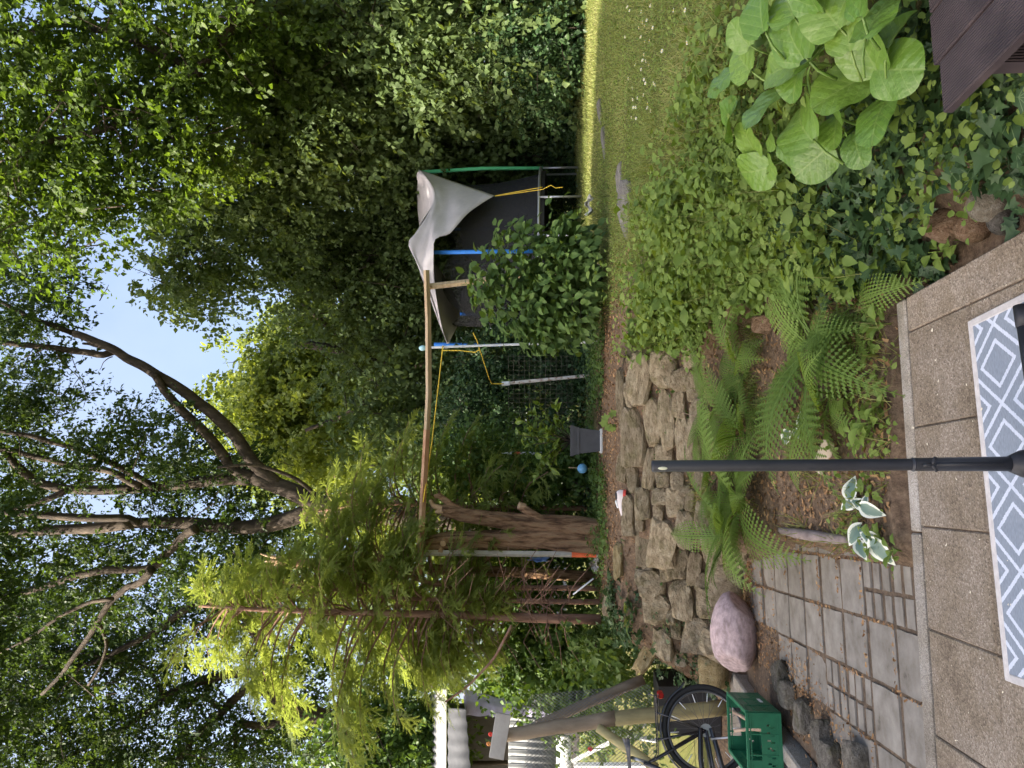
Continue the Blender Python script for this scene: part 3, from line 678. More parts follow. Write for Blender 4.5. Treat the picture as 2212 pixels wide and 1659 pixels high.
simple_tree('broadleaf_tree', 'dense dark tree hung with ivy behind the long wooden beam', (1236, 820), 17.0, (640, 740),
 [(720, 640, 140, 110, 17, 1.6), (830, 760, 150, 120, 17, 1.7), (810, 910, 105, 100, 15.8, 1.6), (890, 920, 120, 110, 15.5, 1.8), (970, 1010, 110, 80, 15.5, 1.6), (1000, 840, 120, 120, 16, 1.5), (680, 555, 80, 80, 16.5, 1.5), (1090, 700, 110, 150, 17.2, 1.4)], 62000, .125, 'leaf_maple', 4, per=30, spread=.30, droop=.9, flat=1.5, extra=[([(900, 800), (820, 850), (740, 900), (660, 930)], 6, 3, .3), ([(800, 770), (700, 700), (640, 640)], 6, 3, -.3)])
simple_tree('broadleaf_tree', 'dark leafy tree above the trampoline with a clump reaching into the sky', (1235, 500), 17.0, (520, 480),
 [(800, 450, 150, 120, 16.8, 1.6), (690, 340, 130, 110, 14.5, 1.8), (560, 440, 110, 95, 14.5, 1.7), (455, 565, 50, 58, 14.5, 1.0), (375, 608, 42, 42, 14.5, .8), (430, 640, 32, 25, 14.5, .6), (350, 560, 40, 36, 14.5, .8), (960, 520, 130, 130, 17.2, 1.4), (610, 540, 70, 70, 16.5, 1.3), (830, 600, 110, 90, 16.5, 1.5), (420, 480, 80, 70, 14.3, 1.3)], 66000, .12, 'leaf_maple', 7, per=28, spread=.27, droop=.8, flat=1.3, extra=[([(700, 500), (600, 470), (500, 520), (420, 580)], 7, 3, .3)])
simple_tree('broadleaf_tree', 'tall curtain of hanging leaves on the tree behind the lawn', (1240, 250), 15.8, (600, 250),
 [(960, 310, 160, 120, 15.6, 1.4), (1100, 270, 120, 140, 15.4, 1.2), (820, 220, 150, 120, 15.4, 1.6), (680, 180, 130, 120, 13.8, 1.7), (560, 280, 110, 100, 13.9, 1.6), (1080, 420, 110, 90, 16.6, 1.1), (900, 410, 120, 90, 16.4, 1.2)], 58000, .125, 'leaf_maple', 8, per=28, spread=.30, droop=1.0, flat=1.7, tmpl=OVATE if False else KITE)
simple_tree('broadleaf_tree', 'leafy tree with maple leaves at the far right beside the sunlit grass', (1248, 40), 13.0, (600, 60),
 [(950, 90, 180, 120, 13, 1.6), (1110, 90, 110, 120, 12.7, 1.3), (780, 80, 140, 120, 13, 1.6), (640, 70, 120, 110, 13, 1.6), (1000, -60, 240, 70, 12.8, 1.6), (520, 150, 90, 80, 13.2, 1.4)], 46000, .13, 'leaf_maple', 9, per=28, spread=.30, droop=1.0, flat=1.6)
simple_tree('maple_tree', 'near tree with yellow green backlit leaves and dark bent limbs, uppermost right', (1250, -200), 11.0, (560, -110),
 [(100, 90, 120, 110, 11, 1.2), (290, 70, 120, 90, 11, 1.2), (440, 130, 110, 100, 11.2, 1.2), (190, 260, 110, 90, 11, 1.2), (330, 290, 110, 80, 11.2, 1.2), (70, 400, 85, 90, 11, 1.1), (20, 270, 60, 90, 11, 1.1), (110, 520, 80, 55, 11.2, .9), (210, 440, 80, 55, 11.2, .9), (300, 400, 80, 50, 11.4, .9), (20, 540, 50, 60, 11.2, .9), (550, 60, 90, 90, 11.4, 1.1), (-60, 250, 60, 300, 11, 1.6), (430, 300, 80, 60, 11.5, 1)], 40000, .11, 'leaf_far', 10, per=20, spread=.22, droop=.5, flat=.8, trunk=16,
 extra=[([(600, -100), (500, 60), (423, 162)], 13, 9, 0), ([(0, 69), (66, 76), (99, 53), (159, 50), (215, 63), (281, 83), (331, 109), (423, 162)][::-1], 9, 5, .2), ([(420, 165), (364, 195), (314, 225), (274, 255), (231, 278), (165, 294), (99, 304), (50, 340), (10, 380)], 9, 4, -.2), ([(274, 258), (240, 235), (180, 215)], 5, 3, .2), ([(99, 304), (90, 350), (115, 395)], 4, 2, 0)], aspect=1.0)
simple_tree('hazel_bush', 'pale green hazel bush behind the roof of the shed', (1200, 1640), 11.5, (800, 1630),
 [(860, 1600, 90, 60, 11.5, .9), (780, 1570, 90, 60, 11.6, .9), (900, 1660, 70, 60, 11.5, .9), (740, 1650, 70, 60, 11.6, .9)], 9000, .11, 'leaf_shrub', 12, trunk=6, per=14, spread=.2, ntw=40)
# undergrowth behind the wire fence: separate shrubs
UG = [((1240, 800), 12.4, 'climber covered shrub behind the wire mesh to the right of the potted laurel', [(1050, 790, 70, 70, 12.4, .6), (1150, 760, 80, 80, 12.4, .6), (1215, 800, 40, 70, 12.2, .5)], 8000, 'leaf_ivy'),
 ((1245, 930), 12.2, 'ivy covered shrub behind the potted laurel', [(1040, 900, 80, 70, 12.4, .6), (1150, 910, 90, 70, 12.2, .6), (1000, 960, 60, 60, 12.4, .6), (1225, 900, 35, 80, 12.0, .4)], 9000, 'leaf_ivy'),
 ((1250, 1020), 10.8, 'light green shrub between the potted laurel and the tree stump', [(1080, 1010, 90, 45, 11, .6), (1180, 1020, 80, 50, 10.6, .6), (980, 1000, 60, 40, 11, .5), (1240, 1040, 40, 50, 10.2, .5), (1130, 1075, 90, 30, 10.4, .4)], 10000, 'leaf_shrub'),
 ((1237, 620), 16.0, 'dark shrub under the trees behind the trampoline', [(1180, 600, 70, 110, 16.0, .6), (1100, 560, 80, 100, 16.2, .6), (1195, 480, 50, 100, 16.0, .5)], 8000, 'leaf_ivy'),
 ((1240, 330), 15.0, 'dark ivy shrub along the lawn edge right of the trampoline', [(1165, 340, 80, 110, 15.4, .5), (1212, 280, 36, 120, 14.9, .5)], 8000, 'leaf_ivy'),
 ((1248, 110), 12.0, 'dark ivy shrub with a few big lobed leaves at the right lawn edge', [(1160, 110, 90, 120, 12.2, .6), (1220, 60, 40, 130, 11.9, .5), (1100, 60, 70, 90, 12.2, .6)], 10000, 'leaf_ivy'),
 ((1255, 1450), 9.8, 'dark bush at the foot of the conifers beside the shed', [(1200, 1440, 80, 70, 9.8, .5), (1120, 1420, 80, 70, 9.8, .5), (1260, 1390, 60, 50, 9.2, .4), (1300, 1440, 50, 40, 8.4, .3), (1330, 1500, 50, 50, 8.6, .3), (1250, 1510, 70, 40, 9.4, .4)], 15000, 'leaf_shrub'),
 ((1260, 1230), 10.6, 'dark undergrowth bush behind the tree stump', [(1180, 1240, 90, 60, 10.6, .5), (1090, 1180, 90, 70, 10.8, .5), (1100, 1290, 90, 60, 10.6, .5), (1000, 1230, 70, 70, 10.8, .5)], 9000, 'leaf_shrub')]
for i, (ft, Y, lb, bls, n, mt) in enumerate(UG):
    t = tree('shrub', lb, P(ft[0], ft[1], Y), cat='shrub'); bl = [ell(*b) for b in bls]
    into(leaf_crown('foliage', bl, n, .085, M[mt], None, 30 + i, per=16, spread=.16, droop=.5, shell=.2, flat=1.0), t)
    mb = MB(); twigs(mb, bl, 90 + i, 26, .008, .5); tag(into(mb.build('stems', M['bark']), t), kind='stuff')
# distant wood that closes the view
fb = [ell(*b) for b in [(1000, -200, 250, 300, 30, 4), (1000, 250, 260, 300, 30, 4), (1000, 650, 270, 300, 30, 4), (980, 1050, 280, 300, 30, 4), (980, 1450, 250, 300, 30, 4), (1000, 1850, 270, 300, 30, 4), (800, 300, 200, 300, 29, 4), (820, 1000, 160, 200, 29, 4), (780, 1300, 160, 160, 30, 4), (780, 1600, 100, 200, 30, 4), (700, 80, 200, 240, 29, 4)]]
tag(leaf_crown('distant_wood', fb, 60000, .34, M['leaf_maple'], None, 77, per=40, spread=.9, droop=.4, shell=.5), 'dark mass of distant trees behind the garden', 'woodland', kind='stuff')
# ================================================================== THINGS ON THE TERRACE
# ---- conifers
def spray_template():
    v = []; f = []
    def sprig(o, d, L, n, wid):
        d = np.array(d, float); d /= np.linalg.norm(d); s = np.array([-d[1], d[0], 0])
        for i in range(n):
            t = (i + .4) / n; p = np.array(o) + d * L * t; w = wid * (1 - .55 * t) 
            for sg in (-1, 1):
                k = len(v); tip = p + d * w * .75 + s * sg * w + np.array([0, 0, -.02])
                v.extend([tuple(p - d * .022), tuple(p + d * .032), tuple(tip)]); f.append((k, k + 1, k + 2))
    sprig((0, 0, 0), (1, 0, -.03), 1.0, 15, .12)
    sprig((.25, 0, 0), (.7, .7, 0), .42, 8, .10); sprig((.32, 0, 0), (.7, -.7, 0), .42, 8, .10)
    sprig((.55, 0, 0), (.75, .65, 0), .28, 5, .09); sprig((.6, 0, 0), (.75, -.65, 0), .28, 5, .09)
    return v, f
SPRAY = spray_template()
def conifer(label, trunk_pts, Y, r0, r1, zlo, ztop, prof, nb, seed, front=.35, bare=True, ssz=.27):
    rng = np.random.default_rng(seed); rnd = random.Random(seed)
    t = tree('conifer', label, P(*trunk_pts[0], Y), cat='conifer')
    mb = MB(); limb(mb, trunk_pts, Y, r0, r1, 10, jit=.008); into(mb.build('trunk', M['bark_red'], smooth=True), t)
    def axis_at(z):
        for a, b in zip(trunk_pts, trunk_pts[1:]):
            A, B_ = P(*a, Y), P(*b, Y)
            if A.z <= z <= B_.z: return A.lerp(B_, (z - A.z) / (B_.z - A.z))
        return P(*trunk_pts[-1], Y)
    wood = MB(); SP = []; SD = []; SN = []; SS = []
    for i in range(nb):
        f = (i + rnd.random()) / nb; z = zlo + (ztop - zlo) * f
        az = rnd.uniform(0, 2 * math.pi)
        if abs((az - 1.5 * math.pi + math.pi) % (2 * math.pi) - math.pi) < .6 and rnd.random() < front: continue
        L = prof(z, math.cos(az)) * rnd.uniform(.7, 1.1)
        if L < .12: continue
        o = axis_at(z); h = Vector((math.cos(az), math.sin(az), 0)); rise = rnd.uniform(.15, .55) + .5 * f
        pts = []
        for k in range(7):
            q = k / 6; pts.append(o + h * L * q + Vector((0, 0, L * (rise * q - .55 * q * q))) + Vector((rnd.gauss(0, .02), rnd.gauss(0, .02), 0)) * (k > 0))
        wood.tube(pts, [max(.003, .016 * (1 - .8 * k / 6) * min(1, L)) for k in range(7)], 5, cap=False)
        nbr = int(4 + L * 6)
        for j in range(nbr):
            q = .28 + .72 * (j + rnd.random()) / nbr; a = int(q * 5.99); p = pts[a].lerp(pts[a + 1], q * 6 - a) if a < 6 else pts[6]
            d = (pts[min(a + 1, 6)] - pts[max(a - 1, 0)]).normalized(); side = Vector((-h.y, h.x, 0)) * (1 if j % 2 else -1)
            bl = L * .38 * (1.15 - q) + .10; bd = (d * .75 + side * .8 + Vector((0, 0, rnd.uniform(-.25, .12)))).normalized()
            ns = max(2, int(bl / .11))
            for s_ in range(ns):
                pp = p + bd * bl * (s_ / ns) + Vector((0, 0, -.12 * (bl * s_ / ns)))
                sd = (bd * .8 + Vector((rnd.gauss(0, .35), rnd.gauss(0, .35), rnd.gauss(-.2, .22)))).normalized()
                SP.append(pp); SD.append(sd); SN.append(Vector((rnd.gauss(0, .3), rnd.gauss(0, .3), 1))); SS.append(ssz * rnd.uniform(.6, 1.15))
    into(wood.build('branches', M['bark_red'], smooth=True), t)
    me = scatter_mesh('needles', *SPRAY, np.array([tuple(p) for p in SP]), np.array([tuple(p) for p in SD]), np.array([tuple(p) for p in SN]), np.array(SS), M['needle'], rng.random(len(SP)))
    tag(into(link('needles', me), t), kind='stuff')
    return t
YC = 8.7
def prof_main(z, c):
    r = np.interp(z, [1.9, 2.5, 3.0, 3.8, 4.8, 5.3, 5.8, 6.3], [.25, .5, 1.1, 1.75, 1.25, .95, .65, .3])
    return r * (1.0 if c < 0 else .55)
c1 = conifer('tall conifer with a straight pinkish trunk and sunlit yellow green sprays', [(1300, 1338), (1100, 1333), (900, 1327), (700, 1321), (540, 1315), (430, 1309)], YC, 11, 3, 2.2, 5.75, prof_main, 145, 21, front=.92, ssz=.30)
c2 = conifer('conifer with a thin bare trunk, second from the tree stump', [(1300, 1302), (1100, 1298), (850, 1294), (700, 1270), (600, 1255)], YC + .25, 6, 2, 2.7, 4.8, lambda z, c: np.interp(z, [2.6, 3.4, 4.4, 5], [.7, 1.1, .8, .3]), 50, 22, front=.7)
c3 = conifer('conifer with a thin crooked trunk standing nearest the tree stump', [(1300, 1272), (1100, 1270), (930, 1264), (860, 1235), (760, 1180), (680, 1150)], YC + .5, 6, 2, 2.5, 4.4, lambda z, c: np.interp(z, [2.4, 3.0, 4, 4.7], [.7, 1.2, 1.0, .3]), 65, 23, front=.4)
c4 = conifer('low bright conifer bush behind the tree stump', [(1290, 1100), (1000, 1095), (800, 1085), (650, 1110)], 10.3, 6, 2, 2.0, 4.9, lambda z, c: np.interp(z, [2, 2.8, 4.0, 5], [1.0, 1.15, 1.0, .3]), 95, 24, front=0, ssz=.29)
# bare brown twigs low on the trunks
mb = MB(); rnd = random.Random(5)
for i in range(90):
    y0 = rnd.choice([1335, 1300, 1270]); x0 = rnd.uniform(960, 1240); a = rnd.choice([-1, 1]); l = rnd.uniform(30, 130)
    p0 = P(x0, y0, YC + rnd.uniform(-.1, .4)); p2 = P(x0 + rnd.uniform(-40, 60), y0 + a * l, YC + rnd.uniform(-.8, .6)); p1 = (p0 + p2) / 2 + Vector((0, 0, rnd.uniform(-.05, .22)))
    mb.tube([p0, p0.lerp(p1, .5) + Vector((0, 0, .03)), p1, p1.lerp(p2, .6), p2], [.008, .006, .005, .004, .002], 4, cap=False)
tag(into(mb.build('dead_twigs', M['bark_red'], smooth=True), c1), kind='stuff')
mb = MB(); limb(mb, [(1105, 1350), (1070, 1420), (1020, 1475), (962, 1516)], 8.2, 3.5, 2, 6, jit=.004)
into(mb.build('limb', M['bark_red'], smooth=True), c1)
# broken pale trunk
sn = tree('broken_trunk', 'pale splintered dead trunk sticking out above the conifer foliage', P(1290, 1240, 9.9), cat='dead tree')
mb = MB(); limb(mb, [(1290, 1240), (900, 1228), (640, 1217), (600, 1212)], 9.9, 12, 10, 9); into(mb.build('trunk', M['bark_stump'], smooth=True), sn)
mb = MB()
for a in ([(615, 1205), (585, 1203), (562, 1196)], [(612, 1216), (590, 1220), (575, 1226)], [(610, 1211), (580, 1212), (572, 1213)]):
    limb(mb, a, 9.9, 6, 1, 6, jit=.003)
limb(mb, [(640, 1217), (600, 1212)], 9.9, 10.5, 8, 9); into(mb.build('splinters', M['cut_wood'], smooth=True), sn)

# ---- the cut tree stump
YS = 9.0
st = tree('tree_stump', 'tall cut tree stump with two reddish barked stems beside the white post', P(1300, 1165, YS), cat='tree stump')
def gnarl(name, pts, r, mat, seed, n=22, flute=.26):
    out = []; rr = []
    for i in range(len(pts) - 1):
        for q in range(5):
            t = q / 5; out.append(P(pts[i][0] * (1 - t) + pts[i + 1][0] * t, pts[i][1] * (1 - t) + pts[i + 1][1] * t, YS)); f = (i + t) / (len(pts) - 1); rr.append(px(np.interp(f, np.linspace(0, 1, len(r)), r), YS))
    out.append(P(*pts[-1], YS)); rr.append(px(r[-1], YS))
    mb = MB(); mb.tube(out, rr, n); c = [Vector(v) for v in mb.v]
    for k, v in enumerate(c):
        ctr = out[k // n]; u = v - ctr; a = 2 * math.pi * (k % n) / n
        g = 1 + flute * noise.noise(Vector((math.cos(a) * 1.6 + seed, math.sin(a) * 1.6, ctr.z * .8))) * 2 + .16 * noise.noise(Vector((math.cos(a) * 5, math.sin(a) * 5 + seed, ctr.z * 2.2)))
        c[k] = ctr + u * g
    mb.v = [tuple(v) for v in c]
    return into(mb.build(name, mat, smooth=True), st)
gnarl('stem', [(1312, 1152), (1294, 1150), (1205, 1140), (1131, 1128), (1071, 1119), (997, 1110), (956, 1101)], [31, 25, 21, 18, 16, 14, 12], M['bark_stump'], 3)
gnarl('stem', [(1312, 1180), (1300, 1177), (1175, 1166), (1056, 1170), (967, 1168), (920, 1176)], [29, 24, 22, 20, 18, 15], M['bark_stump'], 8)
gnarl('branch_stub', [(1000, 1105), (976, 1092), (950, 1072), (938, 1072)], [9, 8, 7, 4], M['bark_stump'], 5, 10)
gnarl('branch_stub', [(1180, 1130), (1150, 1110), (1124, 1094)], [9, 8, 8], M['bark_stump'], 6, 10)
gnarl('branch_stub', [(1110, 1160), (1085, 1162), (1060, 1195), (1045, 1216)], [10, 9, 7, 4], M['bark_stump'], 9, 10)
mb = MB(); limb(mb, [(957, 1099), (936, 1092), (928, 1080)], YS, 8, 3, 8, jit=.004); limb(mb, [(958, 1104), (940, 1106)], YS - .02, 7, 3, 7, jit=.003); into(mb.build('split_top', M['cut_wood'], smooth=True), st)
for (x, y, r_, d) in [(958, 1173, 6.5, (-.2, -1, .1)), (1124, 1093, 8, (.3, -.3, .8)), (952, 1192, 6, (-.6, -.7, .1)), (917, 1176, 12, (0, -.2, 1))]:
    p = P(x, y, YS - (.10 if r_ < 7 else .0)); d = Vector(d).normalized(); mb = MB(); mb.tube([p - d * .06, p + d * .02], [px(r_, YS) * 1.05, px(r_, YS)], 10); into(mb.build('cut_face', M['cut_wood']), st)

# ---- wooden goal-like frame: beam on two posts
M['timber'] = pm('timber', [(.25, (.30, .20, .11)), (.5, (.46, .34, .21)), (.75, (.56, .45, .31))], 7, stretch=(.3, 5, 5), rough=.85, bmp=.4, bdist=.004)
M['timber_red'] = pm('timber_red', [(.3, (.36, .17, .09)), (.7, (.52, .33, .20))], 6, rough=.85, bmp=.4, bdist=.004)
M['timber_grey'] = pm('timber_grey', [(.3, (.34, .31, .26)), (.7, (.52, .49, .42))], 6, rough=.85, bmp=.4, bdist=.004)
M['orange_paint'] = plain('orange_paint', (.80, .16, .06), .6)
def bar(pts, w, mat, name, parent, Y, n=4):
    out = [P(*p, Y) if len(p) == 2 else P(*p) for p in pts]; mb = MB(); mb.tube(out, [w * .707] * len(out), n); return into(mb.build(name, mat), parent)
fr = empty('timber_frame', P(1298, 1198, 8.9), label='long wooden beam nailed across two posts between stump and trampoline', cat='timber frame')
bar([(921, 584), (925, 690), (926, 850), (922, 930)], px(9.5, 8.8), M['timber'], 'beam', fr, 8.8)
bar([(922, 928), (914, 1070), (905, 1240)], px(10, 8.8), M['timber_red'], 'beam', fr, 8.795)
bar([(928, 619), (1050, 605), (1298, 576)], px(9.5, 8.87), M['timber'], 'post', fr, 8.87)
bar([(914, 1194), (1100, 1196), (1235, 1197.5)], px(9, 8.9), M['timber_grey'], 'post', fr, 8.9)
bar([(1235, 1197.5), (1288, 1198)], px(9, 8.9), M['orange_paint'], 'painted_foot', fr, 8.9)
bar([(1288, 1198), (1304, 1198)], px(8, 8.9), M['timber_grey'], 'post_foot', fr, 8.9)

# ---- poles, cords, tarpaulin bits near the stump
M['white_metal'] = plain('white_metal', (.72, .73, .74), .35, spec=.5)
M['steel'] = plain('galvanised_steel', (.42, .43, .45), .35, metal=.7)
M['rust'] = pm('rusty_white_pole', [(.35, (.24, .12, .07)), (.5, (.55, .50, .46)), (.8, (.68, .66, .63))], 16, rough=.6, bmp=.3)
M['yellow_cord'] = plain('yellow_cord', (.80, .55, .06), .6)
M['blue_plastic'] = plain('blue_plastic', (.06, .20, .60), .5)
M['ball_blue'] = plain('blue_ball', (.16, .42, .70), .35)
pl = empty('white_pole', P(1300, 738, 9.4), label='thin white metal pole with a pale blue knob in front of the trampoline', cat='pole')
bar([(921, 751), (1085, 745), (1305, 738)], .022, M['white_metal'], 'tube', pl, 9.4, 8)
mb = MB().sphere(P(913, 752, 9.4), (.036, .036, .05)); into(mb.build('knob', plain('pale_blue_plastic', (.45, .72, .78), .4), smooth=True), pl)
pl = empty('garden_pole', P(1268, 813, 11.0), label='short rust stained white pole with a yellow cord tied on, by the wire fence', cat='pole')
bar([(1086, 829), (1180, 820), (1272, 811.5)], .036, M['rust'], 'tube', pl, 11.0, 8)
bar([(1084, 829), (1101, 828)], .048, M['white_metal'], 'cap', pl, 10.98, 8)
pl = empty('marker_stake', P(1235, 978, 10.6), label='red and white striped stake behind the potted laurel', cat='stake')
for k, (a, b_, mt) in enumerate([(1083, 1096, 'white_metal'), (1096, 1124, 'white_metal'), (1108, 1124, 'orange_paint'), (1124, 1240, 'white_metal')]):
    if k == 1: b_ = 1108
    bar([(a, 979), (b_, 978.5)], .026 if k else .012, M[mt], 'stripe', pl, 10.6, 7)
def cord(label, pts, r=.006, seg=6, sag=0.0, mat='yellow_cord'):
    out = []
    for a, b_ in zip(pts, pts[1:]):
        A, B_ = P(*a), P(*b_)
        for q in range(seg):
            t = q / seg; v = A.lerp(B_, t); v.z -= sag * 4 * t * (1 - t); out.append(v)
    out.append(P(*pts[-1])); mb = MB(); mb.tube(out, r, 6)
    return tag(mb.build('cord', M[mat], smooth=True), label, 'cord')
cord('long yellow cord stretched from the sail corner to the wooden beam', [(957, 746, 9.38), (952, 790, 9.3), (933, 957, 8.9), (914, 1085, 8.74)], .008)
cord('slack yellow cord hanging in front of the white pole', [(957, 757, 9.36), (992, 757, 9.36), (1026, 761, 9.36), (1036, 755, 9.36)], .008)
cord('yellow cord running down to the rusty pole by the fence', [(1022, 719, 9.6), (1030, 735, 9.6), (1057, 818, 10.6), (1062, 829, 10.9), (1088, 829, 10.95)], .008)
# blue and white tarpaulin scraps behind the stump
def scrap(name, label, cat, c, Y, w, h, mat, seed, d=.25):
    rnd_ = random.Random(seed); mb = MB(); n = 9; ctr = P(*c, Y); vs_ = []; ph = rnd_.uniform(0, 9)
    for i in range(n):
        for j in range(n):
            u, v = i / (n - 1) - .5, j / (n - 1) - .5; e = 1 - .5 * (abs(u) + abs(v)) * rnd_.uniform(.5, 1)
            vs_.append(ctr + Vector((u * w * e, d * math.sin(u * 7 + ph) * math.cos(v * 6) + rnd_.uniform(-.02, .02), v * h * e + .03 * math.sin(u * 11 + ph))))
    mb.add(vs_, [(i * n + j, i * n + j + 1, (i + 1) * n + j + 1, (i + 1) * n + j) for i in range(n - 1) for j in range(n - 1)])
    o = mb.build(name, mat, smooth=True); s_ = o.modifiers.new('thickness', 'SOLIDIFY'); s_.thickness = .006
    return tag(o, label, cat)
scrap('plastic_sheet', 'crumpled blue plastic sheet wedged between stump and post', 'plastic sheet', (1213, 1188), 9.25, .10, .20, M['blue_plastic'], 1, .05)
scrap('plastic_sheet', 'crumpled blue and white plastic bag hanging left of the white post', 'plastic sheet', (1163, 1208), 9.35, .07, .30, plain('blue_white_plastic', (.20, .34, .66), .4), 2, .05)
scrap('plastic_sheet', 'pale grey plastic scrap lying at the foot of the post', 'plastic sheet', (1285, 1215), 9.2, .26, .12, plain('pale_plastic', (.62, .58, .56), .6), 3, .06)
st_ = MB(); st_.tube([P(1282, 1250, 8.55), P(1238, 1284, 8.6)], .010, 6); tag(st_.build('white_stick', M['white_metal'], smooth=True), 'thin white stick leaning at the foot of the conifer trunks', 'stick')

# ---- trampoline
YT = 13.6
ctr = P(1170, 553, YT); RT = px(184, YT); zr = ctr.z; gz = terrace_z(13.5) - .03
tr = empty('trampoline', (ctr.x, ctr.y, gz), label='round garden trampoline with black safety net and coloured foam poles', cat='trampoline')
M['black_net'] = None
m, nt, b = base_mat('black_net', .8, .2); b.inputs['Base Color'].default_value = (.030, .031, .036, 1)
tp = nt.nodes.new('ShaderNodeBsdfTransparent'); ms = nt.nodes.new('ShaderNodeMixShader'); ms.inputs[0].default_value = .82
wv = nd(nt, 'ShaderNodeTexNoise', Scale=2.5, Detail=3.0); tc = nt.nodes.new('ShaderNodeTexCoord'); nt.links.new(tc.outputs['Object'], wv.inputs['Vector'])
mr = nt.nodes.new('ShaderNodeMapRange'); mr.inputs['To Min'].default_value = .62; mr.inputs['To Max'].default_value = .95; nt.links.new(wv.outputs['Fac'], mr.inputs['Value']); nt.links.new(mr.outputs[0], ms.inputs[0])
nt.links.new(tp.outputs[0], ms.inputs[1]); nt.links.new(b.outputs[0], ms.inputs[2]); nt.links.new(ms.outputs[0], nt.nodes['Material Output'].inputs['Surface']); M['black_net'] = m
M['black_mat'] = plain('black_mat', (.02, .02, .022), .7)
M['foam_green'] = plain('green_foam', (.10, .50, .24), .7); M['foam_blue'] = plain('blue_foam', (.03, .20, .66), .7)
cc = Vector((ctr.x, ctr.y, 0))
def tp_(a, r, z): return cc + Vector((math.cos(a) * r, math.sin(a) * r, z))
into(MB().torus(tp_(0, 0, zr), RT, .022, (0, 0, 1), 48, 8).build('frame_ring', M['steel'], smooth=True), tr)
mb = MB(); ring = [tp_(2 * math.pi * k / 40, RT * .96, zr + .0) for k in range(40)]; ringi = [tp_(2 * math.pi * k / 40, RT * .96, zr - .09) for k in range(40)]
mb.add(ring, [tuple(range(40))]); mb.add(ring + ringi, [(k, (k + 1) % 40, 40 + (k + 1) % 40, 40 + k) for k in range(40)]); into(mb.build('jumping_mat', M['black_mat']), tr)
ztop = P(930, 530, 12).z
angs = [0.0, R(-97), R(180), R(-40), R(60), R(125)]
for k, a in enumerate([0.0, R(-97), R(180), R(60), R(125)]):
    col_ = M['foam_green'] if k == 0 else M['foam_blue']; zt = P(910, 368, YT).z if k == 0 else (P(930, 525, YT - RT).z if k == 1 else P(938, 736, YT).z)
    r_ = RT + .05; lean = .03 if k == 0 else 0
    mb = MB(); pts = [tp_(a, r_, zr - .02), tp_(a, r_ + .015, (zr + zt) / 2), tp_(a, r_ - lean, zt)]; mb.tube(pts, .034, 10); po = into(mb.build('pole', col_, smooth=True), tr)
    mb = MB(); mb.tube([tp_(a, r_, gz), tp_(a, r_, zr)], .022, 8); into(mb.build('leg', M['steel'], smooth=True), tr)
    mb = MB(); a2 = a + .16; mb.tube([tp_(a2, r_ - .03, zr), tp_(a2, r_ - .03, gz + .03), tp_(a + .01, r_ - .03, gz + .03)], .02, 8); into(mb.build('leg', M['steel'], smooth=True), tr)
for a in (R(-62), R(-130)):
    mb = MB(); mb.tube([tp_(a, RT, zr), tp_(a, RT, gz)], .02, 8); into(mb.build('leg', M['steel'], smooth=True), tr)
mb = MB(); nN = 48; hN = 8; vs_ = []
for j in range(hN + 1):
    for k in range(nN):
        a = 2 * math.pi * k / nN; sag = .16 * (1 - abs(math.cos(a * 3))) * (j / hN) ** 2
        z = zr + (ztop - .10 - zr) * j / hN - sag * 1.8; vs_.append(tp_(a, RT * (.93 - .11 * j / hN - .04 * math.sin(math.pi * j / hN) * (1 - .3 * math.cos(6 * a))), z))
mb.add(vs_, [(j * nN + k, j * nN + (k + 1) % nN, (j + 1) * nN + (k + 1) % nN, (j + 1) * nN + k) for j in range(hN) for k in range(nN)])
into(mb.build('safety_net', M['black_net'], smooth=True), tr)
for a in np.linspace(0, 2 * math.pi, 13)[:-1] + .2:
    mb = MB(); mb.tube([tp_(a, RT * .96, zr - .02), tp_(a, RT * .995, zr)], .008, 5); into(mb.build('spring', M['steel']), tr)

# ---- grey shade sail thrown over the poles
m = pm('sail_cloth', [(.3, (.42, .40, .43)), (.55, (.50, .475, .50)), (.8, (.57, .545, .57))], 4, detail=8, rough=.9, bmp=.35, bdist=.02, bscale=7, vary=0)
nt = m.node_tree; tl = nt.nodes.new('ShaderNodeBsdfTranslucent'); tl.inputs['Color'].default_value = (.45, .43, .44, 1); ms = nt.nodes.new('ShaderNodeMixShader'); ms.inputs[0].default_value = .12
nt.links.new(nt.nodes['Principled BSDF'].outputs[0], ms.inputs[1]); nt.links.new(tl.outputs[0], ms.inputs[2]); nt.links.new(ms.outputs[0], nt.nodes['Material Output'].inputs['Surface'])
M['sail'] = m
def curve(pts, n):
    pts = [Vector(p) for p in pts]; d = [0]
    for a, b_ in zip(pts, pts[1:]): d.append(d[-1] + (b_ - a).length)
    out = []
    for i in range(n):
        s = d[-1] * i / (n - 1); k = max(0, min(len(pts) - 2, int(np.searchsorted(d, s)) - 1)); t = (s - d[k]) / max(1e-9, d[k + 1] - d[k])
        p0, p1, p2, p3 = pts[max(k - 1, 0)], pts[k], pts[k + 1], pts[min(k + 2, len(pts) - 1)]
        out.append(.5 * ((2 * p1) + (-p0 + p2) * t + (2 * p0 - 5 * p1 + 4 * p2 - p3) * t * t + (-p0 + 3 * p1 - 3 * p2 + p3) * t ** 3))
    return out
